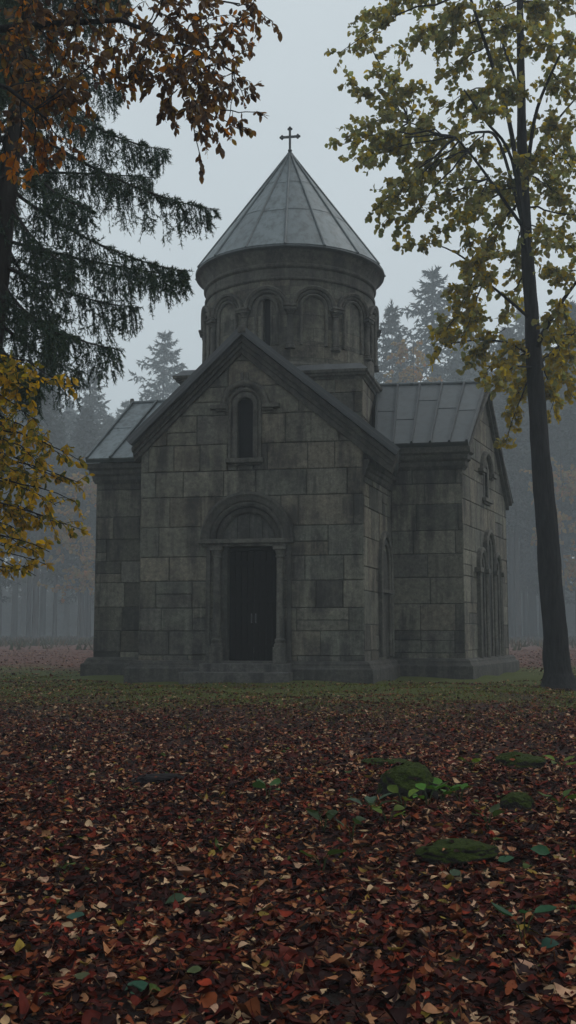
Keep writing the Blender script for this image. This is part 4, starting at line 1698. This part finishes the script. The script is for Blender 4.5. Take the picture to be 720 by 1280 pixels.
olimbs = []
for pts in ([(-40, 40, 0), (60, 30, .2), (150, 25, .3), (240, 60, .5), (300, 95, .6)], [(-60, -40, .6), (80, -30, 1.0), (200, -10, 1.3), (300, 5, 1.5)], [(-60, 90, -.6), (10, 110, -.6), (60, 150, -.5)],
            [(150, 25, .3), (205, 80, .2), (225, 118, .2), (242, 140, .2)]):
    ps = [otr[4] if pts[0][0] < 0 else P(pts[0][0], pts[0][1], YO + pts[0][2])] + [P(a, b, YO + d) for a, b, d in pts]
    OT.wood.tube(ps, list(np.linspace(.05 if pts[0][0] < 0 else .016, .008, len(ps))), 7)
    for i in range(len(ps) - 1):
        for k in range(6):
            olimbs.append(ps[i] + (ps[i + 1] - ps[i]) * k / 6)
olimbs = np.array(olimbs)
for px_, py_, rr in [(15, 25, 1), (45, 10, 1), (75, 30, 1), (105, 15, 1), (135, 40, 1), (165, 15, 1), (195, 35, 1), (225, 15, 1), (255, 35, 1), (270, 10, 1), (20, 60, 1), (60, 55, 1), (95, 60, 1), (125, 75, 1), (155, 60, 1), (185, 70, 1),
                    (215, 60, 1), (245, 70, 1), (275, 55, .9), (300, 30, .8), (320, 10, .7), (55, 95, 1), (85, 100, 1), (115, 105, 1), (145, 95, 1), (150, 115, .8), (175, 90, .9), (205, 100, .9), (232, 98, .9), (262, 90, .8), (292, 105, .7), (310, 130, .6),
                    (305, 165, .55), (290, 150, .6), (265, 130, .7), (245, 125, .7), (216, 160, .45), (200, 140, .5), (255, 165, .45), (268, 178, .4), (248, 195, .35), (320, 138, .4), (235, 150, .5), (312, 60, .5), (330, 20, .5), (280, 80, .7),
                    (70, 130, .9), (95, 140, .8), (50, 155, .8), (30, 175, .8), (70, 180, .8), (20, 205, .7), (45, 210, .7), (85, 190, .6), (60, 210, .5), (15, 225, .5), (92, 165, .6), (30, 100, .9), (0, 140, .9), (-20, 60, 1), (-30, 190, .9), (-40, 120, 1),
                    (30, -30, 1), (90, -30, 1), (150, -30, 1), (210, -25, 1), (270, -20, 1), (330, -20, .8), (0, -60, 1), (120, -70, 1), (220, -60, 1)]:
    T_ = P(px_ + rng.uniform(-4, 4), py_ + rng.uniform(-4, 4), YO + rng.uniform(-.7, .9))
    a = olimbs[np.argmin(np.linalg.norm(olimbs - (T_ + np.array([-.1, 0, .2])), axis=1))]
    L = np.linalg.norm(T_ - a)
    if L < .2:
        a = a + np.array([-.15, 0, .2])
    OT.spray(a, T_, .005 + .004 * L, int(74 * rr), .36 * (.5 + .5 * rr), to, .3, .10, .8, .75)
print('orange leaves', OT.finish())

# the yellow sapling at the left edge ------------------------------------------------
YS = 11.5
sb = P(-95, 900, YS)
SP = Broad('young_yellow_tree', (sb[0], sb[1], 0), 'young tree with low sprays of yellow leaves at the left edge under the spruce', 'tree', None, None, .088, 'ovate')
s_tr = [np.array([sb[0], sb[1], -.1]), np.array([sb[0] + .02, sb[1], .3]), np.array([sb[0] + .1, sb[1], 2.0]), np.array([sb[0] + .2, sb[1] + .1, 3.6]), np.array([sb[0] + .22, sb[1], 5.2])]
rough_trunk(SP.trunk, s_tr, [.10, .075, .06, .045, .015], 12, .08, 2)


def tsap(w):
    g = rng.random()
    c = np.array((.46, .28, .010)) if g < .45 else (np.array((.29, .22, .014)) if g < .77 else np.array((.09, .10, .016)))
    return c * rng.uniform(.65, 1.3)


for px_, py_, rr, dz in [(80, 487, .6, .3), (60, 480, .7, .3), (35, 488, .8, .2), (12, 480, .9, .1), (45, 525, .8, .2), (20, 540, .9, .2), (65, 555, .7, .1), (100, 576, .6, .1), (80, 570, .7, .1), (50, 580, .9, .1), (20, 590, 1, .1), (98, 603, .6, .1), (75, 600, .8, .1),
                         (40, 615, 1, .1), (10, 630, 1, .1), (95, 628, .6, 0), (70, 632, .7, 0), (102, 662, .6, 0), (80, 655, .7, 0), (55, 650, .8, 0), (25, 665, .9, 0), (62, 690, .5, 0), (40, 690, .6, 0), (15, 690, .7, 0), (58, 706, .45, 0), (45, 720, .4, -.1), (25, 712, .5, -.1), (5, 715, .6, 0),
                         (0, 560, 1, .1), (-20, 620, 1, 0), (-15, 500, 1, .2), (-25, 680, .8, 0), (-60, 560, 1, .1), (-80, 640, 1, 0), (-110, 520, 1, .2), (-140, 600, 1, 0), (-60, 440, 1, .3), (-150, 480, 1, .3), (-100, 400, .9, .3)]:
    T_ = P(px_, py_, YS + rng.uniform(-.8, .8))
    zz_ = np.clip(T_[2] + .35 + dz, 1.3, 5.0)
    k = (zz_ - 2.0) / 1.6
    a = np.array([sb[0] + .1 + .1 * np.clip(k, 0, 1), sb[1] + .03, zz_])
    L = np.linalg.norm(T_ - a)
    SP.spray(a, T_, .006 + .006 * L, int(120 * rr), .34 * (.6 + .4 * rr), tsap, .42, .10, .8, .5)
print('sapling leaves', SP.finish())


# ------------------------------------------------------------------ conifers
def needles(pts_axes, n_per, ln, wd, tint_pal, tw):
    """pts_axes: list of (p0, p1) twig segments -> triangles"""
    A = np.array([p[0] for p in pts_axes])
    B = np.array([p[1] for p in pts_axes])
    N = len(A)
    u = rng.random((N, n_per, 1))
    base = A[:, None] + (B - A)[:, None] * u
    d = (B - A)
    d /= np.linalg.norm(d, axis=1, keepdims=True) + 1e-9
    rv = rng.normal(0, 1, (N, n_per, 3))
    dd = d[:, None] * .8 + rv * tw
    dd /= np.linalg.norm(dd, axis=2, keepdims=True)
    tip = base + dd * ln * rng.uniform(.7, 1.3, (N, n_per, 1))
    sd = np.cross(dd, rng.normal(0, 1, (N, n_per, 3)))
    sd /= np.linalg.norm(sd, axis=2, keepdims=True) + 1e-9
    sd *= wd
    V = np.stack([base - sd, base + sd, tip], 2).reshape(-1, 3)
    T = np.repeat(pick(tint_pal, [1] * len(tint_pal), N * n_per), 3, 0)
    return V, np.arange(len(V)).reshape(-1, 3), T


def spruce_near():
    Y0 = 14.0
    b = P(-62, 905, Y0)
    root = empty('spruce_tree', (b[0], b[1], 0), 'dark spruce with drooping needle branches at the left edge', 'tree')
    rows = [(-62, 915, 20), (-60, 890, 17), (-48, 780, 15), (-38, 700, 14), (-16, 500, 12.5), (3, 320, 11.5), (18, 160, 10.5), (30, 20, 9), (42, -160, 7.5), (52, -340, 5.5), (62, -560, 2)]
    tp = [P(a, c, Y0) for a, c, r_ in rows]
    tm = MB()
    rough_trunk(tm, tp, [r_ * Y0 / F for a, c, r_ in rows], 18, .08, 3)
    tm.build('trunk', 'barkp', root, smooth=60)

    def tz(z):
        for i in range(len(tp) - 1):
            if tp[i][2] <= z <= tp[i + 1][2]:
                t = (z - tp[i][2]) / (tp[i + 1][2] - tp[i][2])
                return tp[i] + (tp[i + 1] - tp[i]) * t
        return tp[-1]
    wood = MB()
    twigs = []

    def branch(a, c, k=1.0, tw=1.0):
        a, c = np.array(a), np.array(c)
        L = np.linalg.norm(c - a)
        h = np.array([c[0] - a[0], c[1] - a[1], 0])
        hl = np.linalg.norm(h)
        # hangs down first, tip lifts
        mid = a + h * .52 + np.array([0, 0, (c[2] - a[2]) * .78])
        pts = bez(a, mid, c, 13)
        wood.tube(pts, list(np.linspace(.028 * k, .005, 13)), 5)
        hd = h / (hl + 1e-9)
        lat = np.array([-hd[1], hd[0], 0])
        n = int(42 * L)
        for i in range(n):
            t = .12 + .88 * (i + rng.random()) / n
            q = min(int(t * 12), 11)
            p = pts[q] + (pts[q + 1] - pts[q]) * (t * 12 - q)
            prof = math.sin(math.pi * min(1, t * .92 + .04)) ** .7
            ln = tw * (.13 + .58 * prof * rng.uniform(.3, 1.15)) * min(1, L / 1.6 + .25)
            d1 = hd * rng.uniform(.05, .4) + lat * rng.normal(0, .28) + np.array([0, 0, -rng.uniform(.7, 1.2)])
            if rng.random() < .25:
                d1 = hd * .8 + lat * rng.choice([-1, 1]) * .8 + np.array([0, 0, -.15])
                ln *= .6
            d1 /= np.linalg.norm(d1)
            m1 = p + d1 * ln * .5
            m2 = m1 + (d1 * .6 + np.array([0, 0, -.6])) * ln * .5
            twigs.append((p, m1))
            twigs.append((m1, m2))
            # side twiglets
            for z in range(2):
                s0 = p + (m2 - p) * rng.uniform(.2, .8)
                dd = d1 * .5 + rng.normal(0, .5, 3) + np.array([0, 0, -.4])
                twigs.append((s0, s0 + dd * ln * .3))
        twigs.append((pts[10], pts[12] + hd * .05))
        twigs.append((pts[11], pts[12] + hd * .08))

    # branches the picture shows clearly
    for (py0, px_, py_, dy) in [(95, 207, 188, -.6), (150, 266, 262, -.3), (215, 190, 222, .5), (235, 235, 340, -.8), (300, 232, 345, .2), (330, 172, 385, -.5), (370, 148, 437, -.6), (20, 150, 115, .9),
                                (400, 100, 465, .3), (420, 50, 480, -.9), (350, 85, 420, -1.2), (250, 90, 330, -1.2), (180, 110, 260, -1.0), (440, 40, 470, -.2), (300, 70, 395, .6), (60, 120, 150, .6)]:
        a = tz(P(0, py0, Y0)[2])
        branch(a, P(px_, py_, Y0 + dy), 1.0)
    # whorls all round
    z = 3.2
    while z < 14.5:
        a = tz(z)
        L = 2.5 - .12 * (z - 4)
        for k in range(5):
            th = rng.uniform(0, 2 * math.pi)
            if math.cos(th) > .1 and z < 11:
                continue
            l2 = L * rng.uniform(.55, 1.0)
            c = a + np.array([math.cos(th) * l2, math.sin(th) * l2, -l2 * rng.uniform(.4, .7)])
            branch(a, c, .9)
        z += .30
    wood.build('branches', 'barkp', root, smooth=60)
    V, Fq, T = needles(twigs, 28, .052, .0060, [(.032, .062, .042), (.042, .078, .042), (.026, .050, .038), (.052, .078, .028)], .5)
    np_mesh('crown', V, Fq, T, 'needle', root)
    print('spruce twigs', len(twigs), 'tris', len(Fq))


spruce_near()


def conifer_mesh(seed, H=20.0, base=.22, width=2.6, nwh=46, slope=1.5):
    """returns trunk mesh, crown mesh of a forest conifer of height H"""
    r = random.Random(seed)
    tm = MB()
    sway = r.uniform(-.2, .2)
    tm.tube([(sway * k * k, 0, H * k) for k in (0, .02, .2, .5, .8, 1)], [.30, .24, .2, .14, .07, .01], 8)
    tw = []
    wood = []
    for i in range(nwh):
        k = base + (1 - base) * (i / nwh) ** .92
        z = H * k
        prof = (1 - (k - base) / (1 - base))
        L0 = width * min(1, prof * slope) ** .9 * (.55 + .45 * min(1, (k - base) / .08 + .35)) * r.choice((.78, 1, 1, 1.12)) + .10
        nb = 5 if prof < .5 else 6
        ph = r.uniform(0, 6.28)
        for j in range(nb):
            if r.random() < .12:
                continue
            th = ph + j * 2 * math.pi / nb + r.uniform(-.3, .3)
            L = L0 * r.uniform(.55, 1.18)
            dr = r.uniform(.25, .55) * (.4 + prof)
            o = np.array([sway * k * k, 0, z + r.uniform(-.15, .15)])
            hd = np.array([math.cos(th), math.sin(th), 0])
            lat = np.array([-hd[1], hd[0], 0])
            pts = [o + hd * L * t + np.array([0, 0, -dr * L * t + .32 * L * t * t]) for t in (0, .35, .7, 1)]
            for q in range(3):
                tw.append((pts[q], pts[q + 1]))
            m = max(3, int(L * 5))
            for q in range(m):
                t = .15 + .8 * q / m
                p = o + hd * L * t + np.array([0, 0, -dr * L * t + .32 * L * t * t])
                s_ = (1 if q % 2 else -1)
                ln = (.18 + .42 * (1 - t)) * L * .55 + .1
                tw.append((p, p + (lat * s_ * .75 + hd * .6 + np.array([0, 0, -r.uniform(.2, .8)])) * ln))
    tw.append((np.array([sway, 0, H - .7]), np.array([sway, 0, H])))
    V, Fq, T = needles(tw, 9, .30, .06, [(.02, .03, .022), (.028, .04, .026), (.016, .024, .02)], .42)
    return tm, (V, Fq, T)


def make_conifer(seed, **kw):
    tm, (V, Fq, T) = conifer_mesh(seed, **kw)
    root = empty('conifer_tree', (0, 0, 0), 'x', 'tree')
    a = tm.build('trunk', 'barkp', root, smooth=60)
    b = np_mesh('crown', V, Fq, T, 'needle', root)
    return root, [a, b]


protos = [make_conifer(101, base=.2, width=3.2, nwh=32, slope=1.9), make_conifer(102, base=.32, width=2.5, nwh=32), make_conifer(103, base=.42, width=2.8, nwh=30), make_conifer(104, base=.14, width=3.9, nwh=32, slope=2.1), make_conifer(105, base=.5, width=2.5, nwh=28)]
used = set()


def put_tree(k, x, y, h, rot, label, group=None, cat='tree', protos=protos):
    root, ch = protos[k]
    if k in used and protos is globals()['protos']:
        r2 = root.copy()
        COL.objects.link(r2)
        for c in ch:
            c2 = c.copy()
            COL.objects.link(c2)
            c2.parent = r2
    else:
        r2 = root
        used.add(k)
    sc_ = h / 20.0
    r2.location = (x, y, float(gh(x, y)))
    r2.rotation_euler = (0, 0, rot)
    r2.scale = (sc_ * rnd.uniform(.9, 1.15), sc_ * rnd.uniform(.9, 1.15), sc_)
    r2['label'] = label
    r2['category'] = cat
    if group:
        r2['group'] = group
    elif 'group' in r2:
        del r2['group']
    return r2


placed = []


def tree_px(k, px_, py_, Yd, label, group=None):
    p = P(px_, py_, Yd)
    placed.append((p[0], p[1]))
    put_tree(k, p[0], p[1], p[2], rnd.uniform(0, 6.28), label, group)


tree_px(3, 203, 412, 213, 'fog-grey conifer whose pointed top shows above the left roof slope')
tree_px(0, 116, 455, 187, 'broad misty conifer rising left of the chapel roof')
tree_px(1, 62, 440, 213, 'pale conifer in the fog half hidden by the drooping spruce boughs')
tree_px(3, 536, 333, 182, 'tall fog-grey conifer rising right of the dome')
tree_px(0, 489, 376, 168, 'conifer standing close against the right side of the dome')
tree_px(1, 590, 372, 213, 'faint conifer behind the yellowing crown right of the dome')
tree_px(3, 158, 498, 234, 'low faint conifer just left of the left roof ridge')
tree_px(0, 655, 372, 199, 'misty conifer seen through the leaves beside the leaning trunk')

sky = [(-400, 330), (0, 410), (60, 440), (115, 462), (150, 500), (170, 520), (240, 515), (262, 470), (480, 420), (500, 400), (560, 405), (640, 385), (720, 370), (1100, 320)]


def skyline(px_):
    for (a, b), (c, d) in zip(sky, sky[1:]):
        if a <= px_ <= c:
            return b + (d - b) * (px_ - a) / (c - a)
    return 340


cnt = 0
for t in range(4000):
    if cnt >= 190:
        break
    Yd = rnd.uniform(140, 300)
    px_ = rnd.uniform(-300, 1020)
    if 150 < px_ < 620 and rnd.random() < .6:
        continue
    p = P(px_, 790, Yd)
    if any((p[0] - a) ** 2 + (p[1] - b) ** 2 < 18 for a, b in placed):
        continue
    top = P(px_, skyline(px_) + rnd.uniform(5, 120), Yd)[2]
    if top < 9:
        continue
    top = min(top, 70)
    placed.append((p[0], p[1]))
    left = px_ < 300
    put_tree(rnd.choice([0, 1, 2, 2, 4, 4]), p[0], p[1], top, rnd.uniform(0, 6.28),
             'dark forest conifer fading into the fog left of the chapel' if left else 'dark forest conifer fading into the fog right of the chapel',
             'misty forest conifers left of the chapel' if left else 'misty forest conifers right of the chapel')
    cnt += 1

# the far wood behind: one dense mass
pv_, pf_, pt_ = [], [], []
lows = []
for q in range(3):
    tm_, (v_, f_, c_) = conifer_mesh(300 + q, base=.05, width=3.4, nwh=16)
    keep_ = rng.random(len(f_)) < .55
    v3 = v_.reshape(-1, 3, 3)[keep_]
    mid_ = v3.mean(1, keepdims=True)
    v3 = mid_ + (v3 - mid_) * 1.9
    lows.append((v3.reshape(-1, 3), np.repeat(keep_, 3), c_))
for i in range(620):
    Yd = rng.uniform(315, 385)
    xx = rng.uniform(-.5, .5) * Yd
    hh = rng.uniform(1.15, 1.9) if i < 230 else rng.uniform(.5, 1.05)
    v_, k_, c_ = lows[i % 3]
    th = rng.uniform(0, 6.28)
    cs_, sn_ = math.cos(th), math.sin(th)
    vv = np.stack([(v_[:, 0] * cs_ - v_[:, 1] * sn_) * 1.4, (v_[:, 0] * sn_ + v_[:, 1] * cs_) * 1.4, v_[:, 2] * hh], 1) + np.array([xx, Yd, 0])
    pv_.append(vv)
    pt_.append(c_[k_])
VV = np.concatenate(pv_)
fw = np_mesh('distant_wood', VV, np.arange(len(VV)).reshape(-1, 3), np.concatenate(pt_), 'needle')
tag(fw, 'dense dark wood closing the view far behind the chapel', 'wood', kind='stuff')
print('wood tris', len(VV) // 3)

# hazy yellow broadleaf trees among the conifers
def misty_tree(px_, py_, Yd, h, w, label, seed):
    b = P(px_, 800, Yd)
    t = Broad('birch_tree', (b[0], b[1], 0), label, 'tree', [(.26, .15, .03), (.20, .14, .04), (.28, .12, .03)], [2, 2, 1], .55, 'round')
    z0 = float(gh(b[0], b[1]))
    top = np.array([b[0] + .2, b[1], h])
    rough_trunk(t.trunk, [np.array([b[0], b[1], z0 - .1]), np.array([b[0], b[1], h * .4]), top], [.22, .17, .04], 10, .06, seed)
    for i in range(34):
        k = rng.uniform(.32, .98)
        th = rng.uniform(0, 6.28)
        l2 = w * (1 - .6 * abs(k - .5)) * rng.uniform(.4, 1)
        a = np.array([b[0], b[1], h * k])
        t.spray(a, a + np.array([math.cos(th) * l2, math.sin(th) * l2, rng.uniform(-.2, .7)]), .03, 50, 2.6, None, .3, .12, .8, .5)
    t.finish('barkp')


misty_tree(98, 640, 135, P(98, 595, 135)[2], 4.6, 'hazy yellow birch in the fog just left of the chapel wall', 1)
misty_tree(520, 430, 135, P(520, 425, 135)[2], 4.8, 'hazy yellow birch top showing above the right roof', 2)
misty_tree(706, 600, 135, P(706, 560, 135)[2], 4.2, 'hazy yellow birch in the fog right of the leaning trunk', 3)

# ------------------------------------------------------------------ haze
t = NT('haze_air')
pv = t.n('ShaderNodeVolumePrincipled')
pv.inputs['Color'].default_value = (.87, .95, 1.0, 1)
pv.inputs['Density'].default_value = .0020
pv.inputs['Anisotropy'].default_value = .0
t.l(pv.outputs[0], t.out.inputs['Volume'])
M['haze'] = t.m
mb = MB()
mb.box(lambda s, z, d: np.array([s, d, z]), -345, 345, -1.2, 98, -75, 470)
hz = mb.build('haze', 'haze')
tag(hz, 'pale blue-grey fog filling the forest clearing', 'fog', kind='stuff')

# ------------------------------------------------------------------ light
w = bpy.data.worlds.new('World')
S.world = w
w.use_nodes = True
nt = w.node_tree
nt.nodes.clear()
sk = nt.nodes.new('ShaderNodeTexSky')
sk.sky_type = 'NISHITA'
sk.sun_disc = False
SUN_EL, SUN_AZ = R(52), R(75)      # azimuth measured from +Y towards +X
sk.sun_elevation = SUN_EL
sk.sun_rotation = SUN_AZ
sk.air_density = 1.0
sk.dust_density = 4.0
hs = nt.nodes.new('ShaderNodeHueSaturation')
hs.inputs['Saturation'].default_value = .30
mixn = nt.nodes.new('ShaderNodeMix')
mixn.data_type = 'RGBA'
mixn.inputs[0].default_value = .65
mixn.inputs[7].default_value = (5.08, 5.75, 6.0, 1)   # overcast cloud deck
bg = nt.nodes.new('ShaderNodeBackground')
bg.inputs["Strength"].default_value = .148
wo = nt.nodes.new('ShaderNodeOutputWorld')
tc_ = nt.nodes.new('ShaderNodeTexCoord')
cl = nt.nodes.new('ShaderNodeTexNoise')
cl.inputs['Scale'].default_value = 2.2
cl.inputs['Detail'].default_value = 4
cr = nt.nodes.new('ShaderNodeValToRGB')
cr.color_ramp.elements[0].position, cr.color_ramp.elements[1].position = .3, .7
cr.color_ramp.elements[0].color, cr.color_ramp.elements[1].color = (.90, .905, .91, 1), (1.07, 1.07, 1.065, 1)
mul = nt.nodes.new('ShaderNodeMix')
mul.data_type = 'RGBA'
mul.blend_type = 'MULTIPLY'
mul.inputs[0].default_value = 1
nt.links.new(tc_.outputs['Generated'], cl.inputs['Vector'])
nt.links.new(cl.outputs['Fac'], cr.inputs[0])
nt.links.new(sk.outputs[0], hs.inputs['Color'])
nt.links.new(hs.outputs[0], mixn.inputs[6])
nt.links.new(mixn.outputs[2], mul.inputs[6])
nt.links.new(cr.outputs[0], mul.inputs[7])
nt.links.new(mul.outputs[2], bg.inputs[0])
nt.links.new(bg.outputs[0], wo.inputs[0])

sl = bpy.data.lights.new('sun', 'SUN')
sl.energy = .5
sl.angle = R(40)
sl.color = (1, .97, .92)
so = bpy.data.objects.new('sun', sl)
COL.objects.link(so)
dv = Vector((math.sin(SUN_AZ) * math.cos(SUN_EL), math.cos(SUN_AZ) * math.cos(SUN_EL), math.sin(SUN_EL)))
so.rotation_euler = dv.to_track_quat('Z', 'Y').to_euler()

# ------------------------------------------------------------------ render
S.view_settings.view_transform = 'Standard'
S.view_settings.look = 'None'
S.view_settings.exposure = 0.0
S.view_settings.gamma = 1.0
c = S.cycles
c.use_denoising = True
try:
    c.denoiser = 'OPENIMAGEDENOISE'
    c.denoising_input_passes = 'RGB_ALBEDO_NORMAL'
except Exception:
    pass
c.max_bounces = 6
c.diffuse_bounces = 3
c.glossy_bounces = 2
c.transmission_bounces = 3
c.volume_bounces = 2
c.transparent_max_bounces = 6
